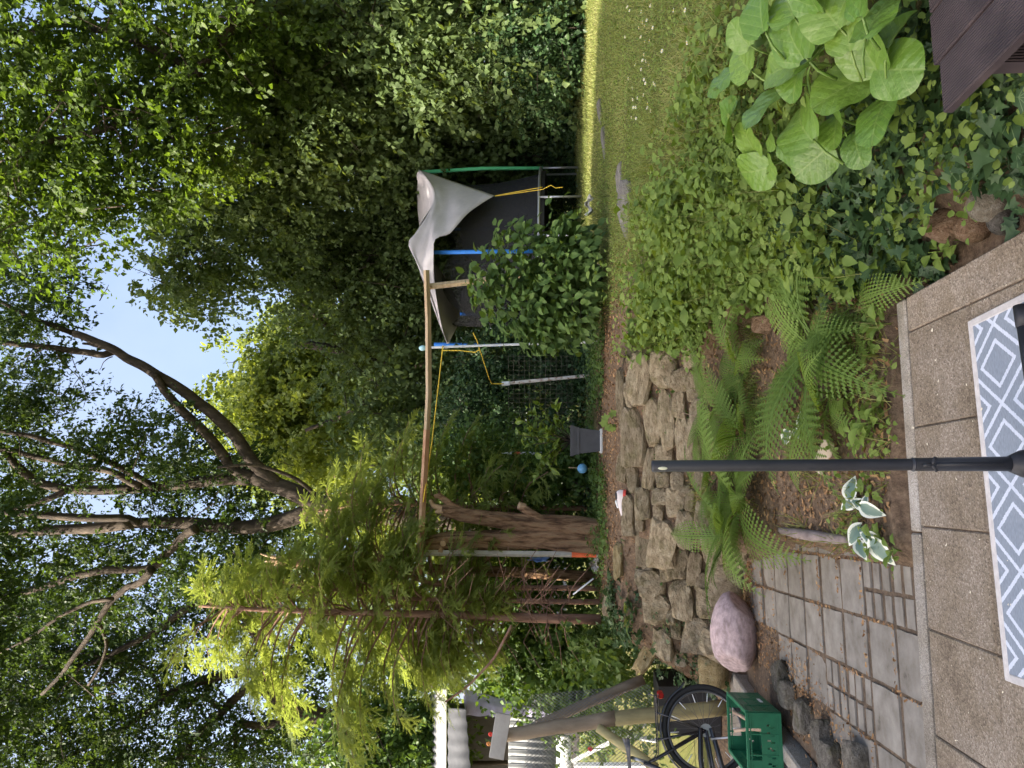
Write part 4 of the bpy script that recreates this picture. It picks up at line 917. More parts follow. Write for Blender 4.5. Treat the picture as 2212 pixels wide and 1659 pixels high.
def patch(mb, U, W, ns, fold=0.0, sag=0.0, seed=0, dirv=Vector((0, -1, 0))):
    n = len(U); vs_ = []
    for i in range(n):
        for j in range(ns + 1):
            s = j / ns; v = U[i].lerp(W[i], s); e = 4 * s * (1 - s)
            v = v + dirv * (fold * e * noise.noise(Vector((i / n * 7, s * 3, seed)))) + dirv * (sag * e * math.sin(math.pi * i / (n - 1)))
            vs_.append(v)
    mb.add(vs_, [(i * (ns + 1) + j, i * (ns + 1) + j + 1, (i + 1) * (ns + 1) + j + 1, (i + 1) * (ns + 1) + j) for i in range(n - 1) for j in range(ns)])
Yf = YT - RT - .20
Uc = curve([P(904, 367, YT - .1), P(921, 385, 12.86), P(936, 408, 12.5), P(937, 435, 12.24), P(920, 470, 12.02), P(898, 503, Yf + .06), P(882, 526, Yf + .02), P(898, 562, Yf + .04), P(915, 605, 11.95), P(935, 660, 12.15), P(952, 705, 12.55), P(966, 741, YT - .1)], 46)
Wc = curve([P(1068, 423, 12.22), P(1040, 440, 12.08), P(1010, 462, 11.94), P(985, 490, Yf + .0), P(970, 506, Yf - .03), P(948, 512, Yf - .06), P(938, 522, Yf - .08), P(937, 545, Yf - .07), P(938, 600, 11.88), P(946, 660, 12.1), P(957, 715, 12.6), P(967, 742, YT - .1)], 46)
mb = MB(); patch(mb, Uc, Wc, 14, .07, .03, 3)
Bc = curve([P(905, 370, YT), P(900, 420, 15.0), P(905, 480, 15.2), P(915, 540, 15.2), P(945, 575, 15.0), P(985, 645, 14.6), P(992, 690, 14.2), P(968, 742, YT - .08)], 46)
Tc = curve([tuple(v + Vector((0, .02, .0))) for v in (Uc[0], Uc[8], Uc[14], Uc[20], Uc[26], Uc[32], Uc[38], Uc[45])], 46)
patch(mb, Tc, Bc, 12, .10, 0, 8, Vector((0, 0, -1)))
sail = mb.build('shade_sail', M['sail'], smooth=True)
tag(sail, 'pale grey cloth sail thrown over the trampoline poles', 'shade sail'); s_ = sail.modifiers.new('thickness', 'SOLIDIFY'); s_.thickness = .006
cord('yellow cord tying the hanging sail corner down to the trampoline frame', [(1069, 423, 12.33), (1172, 404, 12.2)], .006)
cord('yellow cord doubled beside the hanging sail corner with a loose end', [(1069, 424, 12.36), (1172, 409, 12.22), (1190, 400, 12.2), (1200, 406, 12.2), (1216, 404, 12.2)], .006)
# ---- wire mesh fence behind the pot
wf = empty('wire_fence', P(1235, 900, 11.5), label='rusty square wire mesh fence behind the potted laurel', cat='fence')
M['wire'] = plain('rusty_wire', (.13, .12, .085), .6)
for i in range(26):
    y = 770 + i * 10; mb = MB(); mb.tube([P(1098, y, 11.5), P(1170, y + random.uniform(-2, 2), 11.52), P(1240, y, 11.5)], .0024, 4); into(mb.build('wire', M['wire']), wf)
for j in range(13):
    x = 1098 + j * 11.5; mb = MB(); mb.tube([P(x, 768, 11.49), P(x + random.uniform(-2, 2), 900, 11.5), P(x, 1022, 11.49)], .0024, 4); into(mb.build('wire', M['wire']), wf)
# ================================================================== POT, BALL, SHOE, RAG
M['pot'] = plain('anthracite_plastic', (.075, .078, .085), .55)
Yp = 8.85; pc = P(1299, 953, Yp); pot = empty('plant_pot', pc, label='square dark grey planter on the terrace holding a small laurel', cat='plant pot')
def frus(mb, z0, z1, a0, a1):
    vs_ = [Vector((i * a0, j * a0, z0)) for i, j in ((-1, -1), (1, -1), (1, 1), (-1, 1))] + [Vector((i * a1, j * a1, z1)) for i, j in ((-1, -1), (1, -1), (1, 1), (-1, 1))]
    return mb.add(vs_, [(0, 1, 5, 4), (1, 2, 6, 5), (2, 3, 7, 6), (3, 0, 4, 7), (3, 2, 1, 0), (4, 5, 6, 7)])
pot.rotation_euler = (0, 0, R(6))
frus(MB(), .0, .27, .118, .150).build('body', M['pot'], pot)
frus(MB(), .265, .30, .158, .160).build('band', M['pot'], pot); frus(MB(), .30, .33, .165, .168).build('band', M['pot'], pot); frus(MB(), .33, .37, .176, .180).build('rim', M['pot'], pot)
MB().box((0, 0, .004), (.29, .29, .035), ch=.008).build('saucer', plain('pale_saucer', (.55, .55, .53), .5), pot)
lau = empty('laurel', pc + Vector((0, 0, .33)), label='small laurel with glossy oval leaves growing in the square planter', cat='shrub')
def leaf_mesh(name, mat, L=1.0, W=.5, n=5, fold=.12, curl=.15, tipw=0.0, wav=0.0, stalk=.25, seed=0, obov=0.0):
    """one leaf of real outline: rows across the midrib, folded and curled, on a short stalk"""
    rnd_ = random.Random(seed); vs_ = []; fs = []
    for i in range(n + 1):
        t = i / n; w = W * math.sin(math.pi * min(1, (t * (1 - .04) + .02)) ** (1.0 - .45 * obov if obov >= 0 else 1.35)) * (1 - tipw * t)
        z = curl * .25 - curl * (t - .45) ** 2 * 1.6
        wv = wav * math.sin(i * 2.6 + seed)
        for s in (-1, -.5, 0, .5, 1):
            vs_.append((t * L, s * w * .5, z + fold * w * abs(s) + wv * abs(s) * (1 if s > 0 else -1) + wav * .6 * math.cos(i * 3.7 + s * 2 + seed) * abs(s)))
    for i in range(n):
        for k in range(4): fs.append((i * 5 + k, (i + 1) * 5 + k, (i + 1) * 5 + k + 1, i * 5 + k + 1))
    mb = MB().add(vs_, fs)
    if stalk > 0: mb.tube([(-stalk, 0, -stalk * .35), (-.4 * stalk, 0, -.08 * stalk), (.06, 0, vs_[2][2])], [.016, .013, .010], 4)
    return mb.mesh(name, mat, True)
M['laurel'] = leafm('laurel_leaf', (.10, .16, .022), (.15, .22, .032), (.21, .28, .045), .3, rough=.35, attr=False, tcol=TC, spec=.4)
LM = [leaf_mesh('leaf', M['laurel'], 1, .5 + .05 * k, 6, .18, .35, .15, 0, .12, k) for k in range(3)]
rng = np.random.default_rng(4); rnd = random.Random(9)
stems = []
for k, (x, y) in enumerate([(1125, 905), (1140, 880), (1150, 960), (1165, 870), (1175, 990), (1190, 1010), (1185, 930), (1120, 940), (1205, 880), (1160, 1030), (1150, 925), (1210, 960)]):
    tip = P(x, y, Yp + rnd.uniform(-.2, .2)); b0 = pc + Vector((0, 0, .34)); mid = b0.lerp(tip, .5) + Vector((0, 0, .06))
    mb = MB(); mb.tube([b0, mid, tip], [.008, .006, .003], 5); into(mb.build('stem', M['bark'], smooth=True), lau)
    for q in range(13):
        t = .35 + .65 * q / 12; p = b0.lerp(mid, t * 2) if t < .5 else mid.lerp(tip, t * 2 - 1)
        d = (tip - b0).normalized() * .5 + Vector((rnd.gauss(0, .8), rnd.gauss(0, .8), rnd.gauss(.1, .45))); o = link('leaf', rnd.choice(LM)); o.matrix_world = frame(p, d, (rnd.gauss(0, .4), rnd.gauss(-.4, .4), 1), rnd.uniform(.09, .145)); into(o, lau)
bl_ = empty('ball_stake', hit(1285, 1012), label='light blue ball on a thin stake left of the planter', cat='garden ornament')
c = P(1258, 1012, 9.3); into(MB().sphere(c, .063, 20, 14).build('ball', M['ball_blue'], smooth=True), bl_)
mb = MB(); mb.tube([P(1228, 1010, 9.3), P(1300, 1013, 9.3)], .005, 5); into(mb.build('stake', M['timber'], smooth=True), bl_)
# shoe
p = hit(1352, 1090, .02); sh = empty('shoe', p, label='white and red trainer lying on the terrace edge above the stones', cat='shoe')
sh.rotation_euler = (R(10), 0, R(172))
def shoe_outline(t): return np.interp(t, [0, .08, .25, .5, .75, .92, 1], [.012, .033, .036, .032, .045, .036, .008])
def loft(mb, zs, top):
    n = 14; rows = []
    for i in range(n + 1):
        t = i / n; w = shoe_outline(t); rows.append((t * .28 - .14, w, zs(t), top(t)))
    vs_ = []; m_ = 8
    for (x, w, z0, z1) in rows:
        for k in range(m_ + 1):
            a = math.pi * k / m_; vs_.append((x, w * math.cos(a) * (1 if k in (0, m_) else 1.05), z0 + (z1 - z0) * math.sin(a)))
    return mb.add(vs_, [(i * (m_ + 1) + k, (i + 1) * (m_ + 1) + k, (i + 1) * (m_ + 1) + k + 1, i * (m_ + 1) + k + 1) for i in range(n) for k in range(m_)])
loft(MB(), lambda t: .022, lambda t: float(np.interp(t, [0, .05, .3, .45, .7, 1], [.06, .095, .085, .085, .06, .035]))).build('upper', plain('shoe_fabric', (.62, .55, .54), .8), sh, smooth=True)
mb = MB(); n = 14; top_ = [(i / n * .28 - .14, shoe_outline(i / n) * s * 1.08, .026) for s in (1, -1) for i in (range(n + 1) if s > 0 else range(n, -1, -1))]
k = len(top_); mb.add(top_ + [(a, b_, 0) for a, b_, _ in top_], [(i, (i + 1) % k, k + (i + 1) % k, k + i) for i in range(k)] + [tuple(range(k))[::-1], tuple(range(k, 2 * k))]); mb.build('sole', plain('red_rubber', (.62, .07, .05), .6), sh)
MB().sphere((-.085, 0, .088), (.042, .022, .014), 12, 6).build('opening', M['black_mat'], sh, smooth=True)
MB().box((.0, 0, .083), (.075, .038, .018), Matrix.Rotation(R(18), 3, 'Y'), ch=.006).build('tongue', M['white_paint'], sh)
scrap('white_rag', 'small white rag dropped on the lawn behind the stepping stone', 'rag', (1272, 445), 8.9, .32, .07, plain('white_cloth', (.66, .63, .56), .85), 6, .05)

# ================================================================== PATIO THINGS
# rug
A = G(2093, 694, .006); B_ = G(2174, 1470, .006); ex = (A - B_).normalized(); W_ = 1.22; LR = 1.75
rug = empty('rug', B_, label='blue grey outdoor rug with white diamond pattern on the patio', cat='rug'); rug.rotation_euler = (0, 0, math.atan2(ex.y, ex.x))
m, nt, b = base_mat('rug_weave', .9, .15); L = nt.links
tc = nt.nodes.new('ShaderNodeTexCoord'); sx = nt.nodes.new('ShaderNodeSeparateXYZ')
wn_ = nd(nt, 'ShaderNodeTexNoise', Scale=160.0, Detail=2.0); L.new(tc.outputs['Object'], wn_.inputs['Vector'])
vm = nt.nodes.new('ShaderNodeVectorMath'); vm.operation = 'MULTIPLY_ADD'; vm.inputs[1].default_value = (.008, .008, 0); L.new(wn_.outputs['Color'], vm.inputs[0]); L.new(tc.outputs['Object'], vm.inputs[2]); L.new(vm.outputs[0], sx.inputs[0])
def mth(op, a, c=None, cl=False):
    n = nt.nodes.new('ShaderNodeMath'); n.operation = op; n.use_clamp = cl
    for i, v in enumerate((a, c)):
        if v is None: continue
        if isinstance(v, (int, float)): n.inputs[i].default_value = v
        else: L.new(v, n.inputs[i])
    return n.outputs[0]
u = mth('DIVIDE', mth('SUBTRACT', sx.outputs['X'], W_ - .045), .272); v = mth('DIVIDE', mth('SUBTRACT', sx.outputs['Y'], -.145), .335)
f1 = mth('ABSOLUTE', mth('SUBTRACT', mth('FRACT', mth('ADD', mth('ADD', u, v), 40.0)), .5)); f2 = mth('ABSOLUTE', mth('SUBTRACT', mth('FRACT', mth('ADD', mth('SUBTRACT', u, v), 40.0)), .5))
mx_ = mth('MAXIMUM', f1, f2); big = mth('GREATER_THAN', mx_, .468); inn = mth('LESS_THAN', mth('ABSOLUTE', mth('SUBTRACT', mx_, .285)), .032)
ln = mth('MAXIMUM', big, inn)
n2 = nd(nt, 'ShaderNodeTexNoise', Scale=55.0, Detail=5.0); mp = nt.nodes.new('ShaderNodeMapping'); mp.inputs['Scale'].default_value = (1, 6, 1); L.new(tc.outputs['Object'], mp.inputs['Vector']); L.new(mp.outputs[0], n2.inputs['Vector'])
r1 = ramp(nt, [(.3, (.185, .215, .255)), (.7, (.27, .305, .355))]); r2 = ramp(nt, [(.3, (.48, .52, .60)), (.7, (.60, .64, .72))]); L.new(n2.outputs['Fac'], r1.inputs['Fac']); L.new(n2.outputs['Fac'], r2.inputs['Fac'])
mix = nt.nodes.new('ShaderNodeMixRGB'); L.new(ln, mix.inputs['Fac']); L.new(r1.outputs[0], mix.inputs['Color1']); L.new(r2.outputs[0], mix.inputs['Color2']); L.new(mix.outputs[0], b.inputs['Base Color'])
bump(nt, b, n2.outputs['Fac'], .5, .003)
MB().box((W_ / 2, -LR / 2, -.001), (W_ - .05, LR - .05, .007)).build('weave', m, rug)
M['rug_edge'] = pm('rug_edge', [(.3, (.42, .39, .375)), (.7, (.56, .53, .51))], 40, rough=.9, bmp=.5, bdist=.002)
for c_, s_ in (((W_ / 2, -.0125, 0), (W_, .027, .011)), ((W_ / 2, -LR + .0125, 0), (W_, .027, .011)), ((.0125, -LR / 2, 0), (.027, LR - .054, .011)), ((W_ - .0125, -LR / 2, 0), (.027, LR - .054, .011))):
    MB().box(c_, s_, ch=.003).build('border', M['rug_edge'], rug)
# parasol stand
M['black_tube'] = plain('anthracite_tube', (.035, .036, .042), .42, metal=.2, spec=.5)
M['black_plast'] = plain('black_plastic', (.022, .022, .025), .5)
top = P(1408, 1007, 2.3); foot = P(2270, 1001.5, 2.3); foot.z = 0.03
ps = empty('parasol_stand', foot, label='dark upright parasol pole on a cross foot standing on the rug', cat='parasol stand')
ax = (top - foot).normalized(); def_at = lambda z: foot + ax * ((z - foot.z) / ax.z)
zk = P(1972, 1005, 2.3).z
into(MB().tube([def_at(zk - .02), def_at(zk + .01), top - ax * .004, top], [.0178, .0178, .0178, .0165], 20).build('pole', M['black_tube'], smooth=True), ps)
into(MB().tube([top - ax * .012, top + ax * .0005], [.0135, .0135], 16).build('end_opening', M['black_plast']), ps)
into(MB().tube([def_at(.10), def_at(zk), def_at(zk + .006)], [.0225, .0198, .0186], 20).build('sleeve', M['black_tube'], smooth=True), ps)
into(MB().torus(def_at(zk - .0), .0195, .0022, ax, 24, 6).build('collar', M['black_tube'], smooth=True), ps)
kp = def_at(P(2000, 1004, 2.3).z); fwd = Vector((.10, -1, 0)).normalized()
kn = MB(); kn.tube([kp + fwd * .014, kp + fwd * .036], [.006, .006], 8); hub = kp + fwd * .038; kn.sphere(hub, (.007, .005, .007), 10, 6)
for a in (R(95), R(215), R(335)):
    d = Vector((math.cos(a), 0, math.sin(a))); kn.tube([hub, hub + d * .012, hub + d * .024], [.006, .0045, .0055], 8)
into(kn.build('clamp_knob', M['black_plast'], smooth=True), ps)
z0, z1 = P(2020, 1004, 2.3).z, P(2150, 1003, 2.3).z
into(MB().tube([def_at(z0) + fwd * .0195, def_at(z1) + fwd * .0225], [.0032, .0032], 8).build('locking_rod', M['steel'], smooth=True), ps)
into(MB().tube([def_at(z0 + .004) + fwd * .0185, def_at(z1 - .01) + fwd * .0205], [.0058, .0058], 8).build('rod_channel', M['black_plast'], smooth=True), ps)
sp_ = P(1430, 1006, 2.3) + Vector((-.006, -.0172, 0)); into(MB().sphere(sp_, (.0052, .0025, .0145), 10, 8).build('sticker', plain('pale_sticker', (.66, .66, .48), .5), smooth=True), ps)
into(MB().tube([def_at(.03), def_at(.10), def_at(.135)], [.055, .040, .024], 20).build('hub', M['black_plast'], smooth=True), ps)
e0 = G(2203, 660, .04); dv = (e0 - Vector((foot.x, foot.y, .04))); 
for k in (0, 2):
    d = Matrix.Rotation(k * math.pi / 2, 3, 'Z') @ dv
    q = Vector((foot.x, foot.y, .034)); into(MB().tube([q, q + d * .86], [.022, .022], 14).build('foot_tube', M['black_tube'], smooth=True), ps)
    into(MB().tube([q + d * .86, q + d], [.0245, .0245], 14).build('end_cap', M['black_plast'], smooth=True), ps)
# raised deck of ribbed boards
m, nt, b = base_mat('ribbed_board', .7, .3); L = nt.links; tc = nt.nodes.new('ShaderNodeTexCoord'); sx = nt.nodes.new('ShaderNodeSeparateXYZ'); L.new(tc.outputs['Object'], sx.inputs[0])
n = nd(nt, 'ShaderNodeTexNoise', Scale=9.0, Detail=7.0); L.new(tc.outputs['Object'], n.inputs['Vector']); r = ramp(nt, [(.3, (.034, .024, .026)), (.7, (.066, .048, .048))]); L.new(n.outputs['Fac'], r.inputs['Fac'])
w = nt.nodes.new('ShaderNodeMath'); w.operation = 'SINE'; mu = nt.nodes.new('ShaderNodeMath'); mu.operation = 'MULTIPLY'; mu.inputs[1].default_value = 2 * math.pi / .0075; L.new(sx.outputs['X'], mu.inputs[0]); L.new(mu.outputs[0], w.inputs[0])
L.new(r.outputs[0], b.inputs['Base Color']); bump(nt, b, w.outputs[0], .8, .002); M['deck'] = m
dk = empty('deck', (0, 0, 0), label='raised deck of dark brown ribbed boards at the right of the patio', cat='deck')
tE = None
B0 = G(2037, 245, .48); s0 = B0.x * math.cos(YAW) + B0.y * math.sin(YAW); t0 = -B0.x * math.sin(YAW) + B0.y * math.cos(YAW)
for k in range(9):
    sA = s0 + k * .150; tend = t0 + (0 if k == 0 else .03)
    mb = MB().box((0, 0, 0), (.142, 2.4, .026), ch=.003); o = mb.build('board', M['deck'], dk); o.location = R8(sA + .071, tend - 1.2, .467); o.rotation_euler = (0, 0, YAW)
for k in range(3):
    mb = MB().box((0, 0, 0), (1.30, .05, .12)); o = mb.build('joist', M['deck'], dk); o.location = R8(s0 + .70, t0 - .12 - k * 1.0, .392); o.rotation_euler = (0, 0, YAW)
for k in range(2):
    mb = MB().box((0, 0, 0), (.08, .08, .5)); o = mb.build('leg', M['deck'], dk); o.location = R8(s0 + .12 + k * 1.1, t0 - .18, .08); o.rotation_euler = (0, 0, YAW)

# ================================================================== CRATE, BICYCLE, FENCE, SHED
M['crate'] = plain('green_plastic', (.018, .145, .068), .45)
FRp = G(1686.5, 1541, -.0); BRp = G(1624, 1487.5, .0); yv = (BRp - FRp); yv.z = 0; yv.normalize()
cr = empty('crate', FRp, label='green plastic crate holding a few cut sticks in front of the bicycle wheel', cat='crate'); cr.rotation_euler = (0, 0, math.atan2(yv.y, yv.x) - math.pi / 2)
CW, CL, CH = .40, .60, .235
def wall_panel(name, o_, ux, L_, hand):
    """perforated crate side: ribs, slots and a hand hole built as bars"""
    ux = Vector(ux); nrm = Vector((-ux.y, ux.x, 0)); mb = MB(); Rm = Matrix((ux, nrm, Vector((0, 0, 1)))).transposed()
    def bx(u0, u1, z0_, z1_, th=.006, off=0.0): mb.box(Vector(o_) + ux * ((u0 + u1) / 2) + nrm * off + Vector((0, 0, (z0_ + z1_) / 2)), (u1 - u0, th, z1_ - z0_), Rm)
    bx(0, L_, 0, .028, .012); bx(0, L_, CH - .016, CH, .024); bx(0, L_, CH - .034, CH - .028, .018)
    bx(0, .05, .028, CH - .016, .008); bx(L_ - .05, L_, .028, CH - .016, .008)
    ns = int(L_ / .016)
    bx(.05, L_ - .05, .028, .048); bx(.05, L_ - .05, .098, .112)
    for z0_ in (.048, .073):
        for i in range(ns):
            u = .05 + (L_ - .1) * (i + .5) / ns
            if (i % 4) != (1 if z0_ < .06 else 2): bx(u - (L_ - .1) / ns / 2, u + (L_ - .1) / ns / 2, z0_, z0_ + .025)
    if hand:
        h0, h1 = L_ * .25, L_ * .75
        bx(.05, h0, .112, CH - .016); bx(h1, L_ - .05, .112, CH - .016); bx(h0, h1, .112, .135)
    else:
        bx(.05, L_ - .05, .112, .15); bx(.05, L_ - .05, .165, CH - .016)
        for i in range(ns // 2):
            u = .05 + (L_ - .1) * (i + .5) / (ns // 2)
            bx(u - .006, u + .006, .15, .165)
    for u in (0.004, L_ - .004, L_ * .33, L_ * .66): bx(u - .004, u + .004, .0, CH - .016, .016)
    return mb.build(name, M['crate'], cr)
wall_panel('side_wall', (-CW, 0, 0), (1, 0, 0), CW, True); wall_panel('side_wall', (-CW, CL, 0), (1, 0, 0), CW, True)
wr = wall_panel('side_wall', (0, 0, 0), (0, 1, 0), CL, False); wall_panel('side_wall', (-CW, 0, 0), (0, 1, 0), CL, False)
MB().box((-CW / 2, CL / 2, .004), (CW - .01, CL - .01, .008)).build('base', M['crate'], cr)
MB().box((.010, CL * .55, .055), (.002, .11, .022)).build('label', M['white_paint'], wr)
M['stick'] = pm('stick_bark', [(.3, (.24, .16, .11)), (.7, (.42, .31, .23))], 12, rough=.85, bmp=.4, bdist=.004)
bpy.context.view_layer.update(); cw = cr.matrix_world.copy()
for k, (a, b_, r_, lb) in enumerate([((-.10, .47, .215), (-.16, .10, .06), .014, 'forked pale stick sticking up nearest the crate back'), ((-.22, .42, .22), (-.14, .12, .05), .013, 'pale cut stick leaning on the crate rim beside the forked one'), ((-.20, .10, .055), (-.32, .40, .03), .015, 'short stick lying in the crate seen through its hand hole'), ((-.30, .12, .03), (-.06, .34, .025), .012, 'thin stick lying on the crate bottom'), ((-.08, .12, .03), (-.09, .50, .03), .011, 'straight twig lying along the crate side')]):
    A, B2 = cw @ Vector(a), cw @ Vector(b_); mid = A.lerp(B2, .5) + Vector((.012, .0, .008)); mb = MB(); mb.tube([A, A.lerp(mid, .6), mid, B2], [r_, r_ * .95, r_ * 1.05, r_ * .9], 8)
    o = tag(mb.build('stick', M['stick'], smooth=True), lb, 'stick', 'sticks in the crate'); d = (A - B2).normalized()
    MB().tube([A, A + d * .003], [r_ * .93, r_ * .9], 8).build('cut_end', plain('cut_end', (.72, .60, .44), .8), o)
# bicycle
ef = Vector((-.92, -.39, 0)).normalized(); eu = Vector((0, 0, 1)); en = ef.cross(eu).normalized()
if en.y > 0: en = -en            # towards the viewer
Ax = P(1511, 1577, 6.05); RW = .345; Ax.z = -.018 + RW + .003
by = empty('bicycle', Vector((Ax.x, Ax.y, -.018)), label='black city bicycle with rear rack parked at the left behind the crate', cat='bicycle')
M['tyre'] = plain('rubber', (.018, .018, .018), .8); M['rim'] = plain('rim_dark', (.09, .09, .095), .35, metal=.5); M['paint_black'] = plain('black_paint', (.015, .015, .018), .25, spec=.6); M['red_glass'] = plain('red_reflector', (.35, .01, .01), .2)
M['reflect'] = plain('reflector_white', (.85, .86, .86), .3)
def bp(f, u_, n_=0): return Ax + ef * f + eu * u_ + en * n_
def bt(mb, pts, r, n=8): return mb.tube([bp(*p) for p in pts], r, n)
def wheel(f0):
    w_ = into(MB().torus(bp(f0, 0), RW - .021, .021, en, 64, 10).build('wheel', M['tyre'], smooth=True), by)
    def sub(mb, nm, mt, sm=True):
        o = mb.build(nm, M[mt], w_, smooth=sm); o.matrix_parent_inverse = w_.matrix_world.inverted() if False else Matrix.Translation(-Vector(by.location)) ; return o
    o = MB().torus(bp(f0, 0), RW - .052, .011, en, 56, 8).build('rim', M['rim'], smooth=True); into(o, by)
    sp = MB()
    for k in range(28):
        a = 2 * math.pi * k / 28; a2 = a + (.5 if k % 2 else -.5); sg = 1 if (k // 2) % 2 else -1
        sp.tube([bp(f0 + math.cos(a2) * .03, math.sin(a2) * .03, sg * .03), bp(f0 + math.cos(a) * (RW - .055), math.sin(a) * (RW - .055))], .0013, 4, cap=False)
    tag(into(sp.build('spokes', M['rim']), by), kind='stuff')
    for k in range(14):
        a = 2 * math.pi * (k + .3) / 14; mb = MB(); mb.tube([bp(f0 + math.cos(a) * (RW - .135), math.sin(a) * (RW - .135), .004), bp(f0 + math.cos(a) * (RW - .065), math.sin(a) * (RW - .065), .002)], .0032, 6); into(mb.build('spoke_reflector', M['reflect'], smooth=True), by)
    mb = MB(); bt(mb, [(f0, 0, -.06), (f0, 0, .06)], .016, 12); bt(mb, [(f0, 0, .045), (f0, 0, .05)], .05, 16); bt(mb, [(f0, 0, .028), (f0, 0, .040)], .042, 16); into(mb.build('hub', M['steel'], smooth=False), by)
wheel(0); wheel(1.08)
def guard(f0, a0, a1):
    mb = MB(); n_ = 28; vs_ = []
    for i in range(n_ + 1):
        a = a0 + (a1 - a0) * i / n_; fl = .03 * max(0, (i / n_ - .9) * 10) ** 2
        for q, dr in ((-.026, -.012), (-.013, .0), (.013, .0), (.026, -.012)): vs_.append(bp(f0 + math.cos(a) * (RW + .018 + dr + fl), math.sin(a) * (RW + .018 + dr + fl), q))
    mb.add(vs_, [(i * 4 + k, i * 4 + k + 1, (i + 1) * 4 + k + 1, (i + 1) * 4 + k) for i in range(n_) for k in range(3)])
    o = into(mb.build('mudguard', M['paint_black'], smooth=True), by); o.modifiers.new('thickness', 'SOLIDIFY').thickness = .002
guard(0, R(35), R(158)); guard(1.08, R(20), R(165))
mb = MB(); bt(mb, [(0, 0, .06), (.22, .40, .03), (.25, .47, 0)], .010); bt(mb, [(0, 0, -.06), (.22, .40, -.03), (.25, .47, 0)], .010); into(mb.build('seat_stay', M['paint_black'], smooth=True), by)
mb = MB(); bt(mb, [(0, 0, .06), (.44, -.06, .05)], .012); bt(mb, [(0, 0, -.06), (.44, -.06, -.05)], .012); into(mb.build('chain_stay', M['paint_black'], smooth=True), by)
mb = MB(); bt(mb, [(.25, .50, 0), (.44, -.06, 0), (.90, .42, 0)], .019, 10); bt(mb, [(.30, .36, 0), (.88, .50, 0)], .016, 10); bt(mb, [(.87, .62, 0), (.93, .38, 0)], .02, 10); into(mb.build('frame', M['paint_black'], smooth=True), by)
mb = MB(); bt(mb, [(.93, .38, .05), (1.0, .22, .055), (1.08, 0, .055)], .012); bt(mb, [(.93, .38, -.05), (1.0, .22, -.055), (1.08, 0, -.055)], .012); into(mb.build('fork', M['paint_black'], smooth=True), by)
mb = MB(); bt(mb, [(.86, .66, 0), (.84, .74, 0)], .014); bt(mb, [(.66, .76, .28), (.78, .78, .24), (.86, .75, .08), (.86, .75, -.08), (.78, .78, -.24), (.66, .76, -.28)], .011); into(mb.build('handlebar', M['steel'], smooth=True), by)
mb = MB(); bt(mb, [(.25, .46, 0), (.215, .60, 0)], .013); into(mb.build('seat_post', M['steel'], smooth=True), by)
mb = MB(); vs_ = []
for i in range(9):
    t = i / 8; wd = np.interp(t, [0, .15, .45, 1], [.05, .085, .05, .016]); h_ = np.interp(t, [0, .3, 1], [.055, .03, .02])
    for k in range(9):
        a = math.pi * k / 8; vs_.append(bp(.08 + .27 * t, .60 + h_ * math.sin(a) + .01 * (1 - t), wd * math.cos(a)))
mb.add(vs_, [(i * 9 + k, i * 9 + k + 1, (i + 1) * 9 + k + 1, (i + 1) * 9 + k) for i in range(8) for k in range(8)] + [tuple(range(9)), tuple(range(72, 81))[::-1]])
into(mb.build('saddle', plain('saddle_vinyl', (.03, .031, .035), .45), smooth=True), by)
mb = MB()
for s in (.055, -.055): bt(mb, [(-.26, .44, s * .6), (-.24, .385, s), (.18, .385, s), (.23, .42, s * .5)], .005, 6); bt(mb, [(-.24, .385, s), (-.255, .365, s), (-.1, .365, s)], .004, 6)
for f_ in (-.23, -.12, 0, .12): bt(mb, [(f_, .386, -.055), (f_, .386, .055)], .0045, 6)
bt(mb, [(-.26, .44, -.033), (-.26, .44, .033)], .005, 6)
for s in (.062, -.062): bt(mb, [(-.12, .38, s * .9), (0, .0, s)], .005, 6); bt(mb, [(.08, .38, s * .9), (0, .0, s)], .005, 6)
into(mb.build('rear_rack', M['paint_black'], smooth=True), by)
into(MB().box(bp(-.255, .345), (.05, .07, .05), ch=.01).build('tail_light', M['red_glass']), by)
mb = MB(); bt(mb, [(.44, -.06, .055), (.44, -.06, .075)], .09, 24); bt(mb, [(.44, -.06, .07), (.52, -.20, .09)], .009); bt(mb, [(.44, -.06, -.07), (.36, .08, -.09)], .009); into(mb.build('crankset', M['steel'], smooth=False), by)
mb = MB(); bt(mb, [(-.02, .045, .052), (.20, .06, .06), (.46, .04, .062), (.55, -.06, .062), (.46, -.15, .062), (.2, -.09, .06), (-.02, -.04, .052)], .02, 8); into(mb.build('chain_guard', M['paint_black'], smooth=True), by)
mb = MB(); bt(mb, [(.06, -.03, .06), (.02, -.34, .16)], .008); into(mb.build('kickstand', M['steel'], smooth=True), by)
# wooden posts and chain link
M['post_wood'] = pm('mossy_post', [(.25, (.15, .12, .06)), (.45, (.30, .25, .12)), (.6, (.40, .34, .16)), (.8, (.48, .42, .26))], 5, stretch=(1, 1, .3), rough=.85, bmp=.5, bdist=.01)
M['post_brown'] = pm('brown_post', [(.25, (.12, .09, .06)), (.5, (.24, .185, .13)), (.8, (.34, .28, .20))], 5, stretch=(1, 1, .3), rough=.85, bmp=.5, bdist=.01)
def roundpost(a, b_, Ya, Yb, r0, r1, mat, nm, parent):
    mb = MB(); A, B_ = P(*a, Ya), P(*b_, Yb); pts = [A.lerp(B_, i / 6) + Vector((random.gauss(0, .004), 0, 0)) for i in range(7)]; mb.tube(pts, [r0 + (r1 - r0) * i / 6 for i in range(7)], 12); return into(mb.build(nm, M[mat], smooth=True), parent)
cf = empty('chain_link_fence', P(1560, 1532, 7.0), label='chain link fence on leaning round wooden posts at the left', cat='fence')
roundpost((1094, 1588), (1330, 1552), 7.1, 7.05, .062, .068, 'post_brown', 'post', cf)
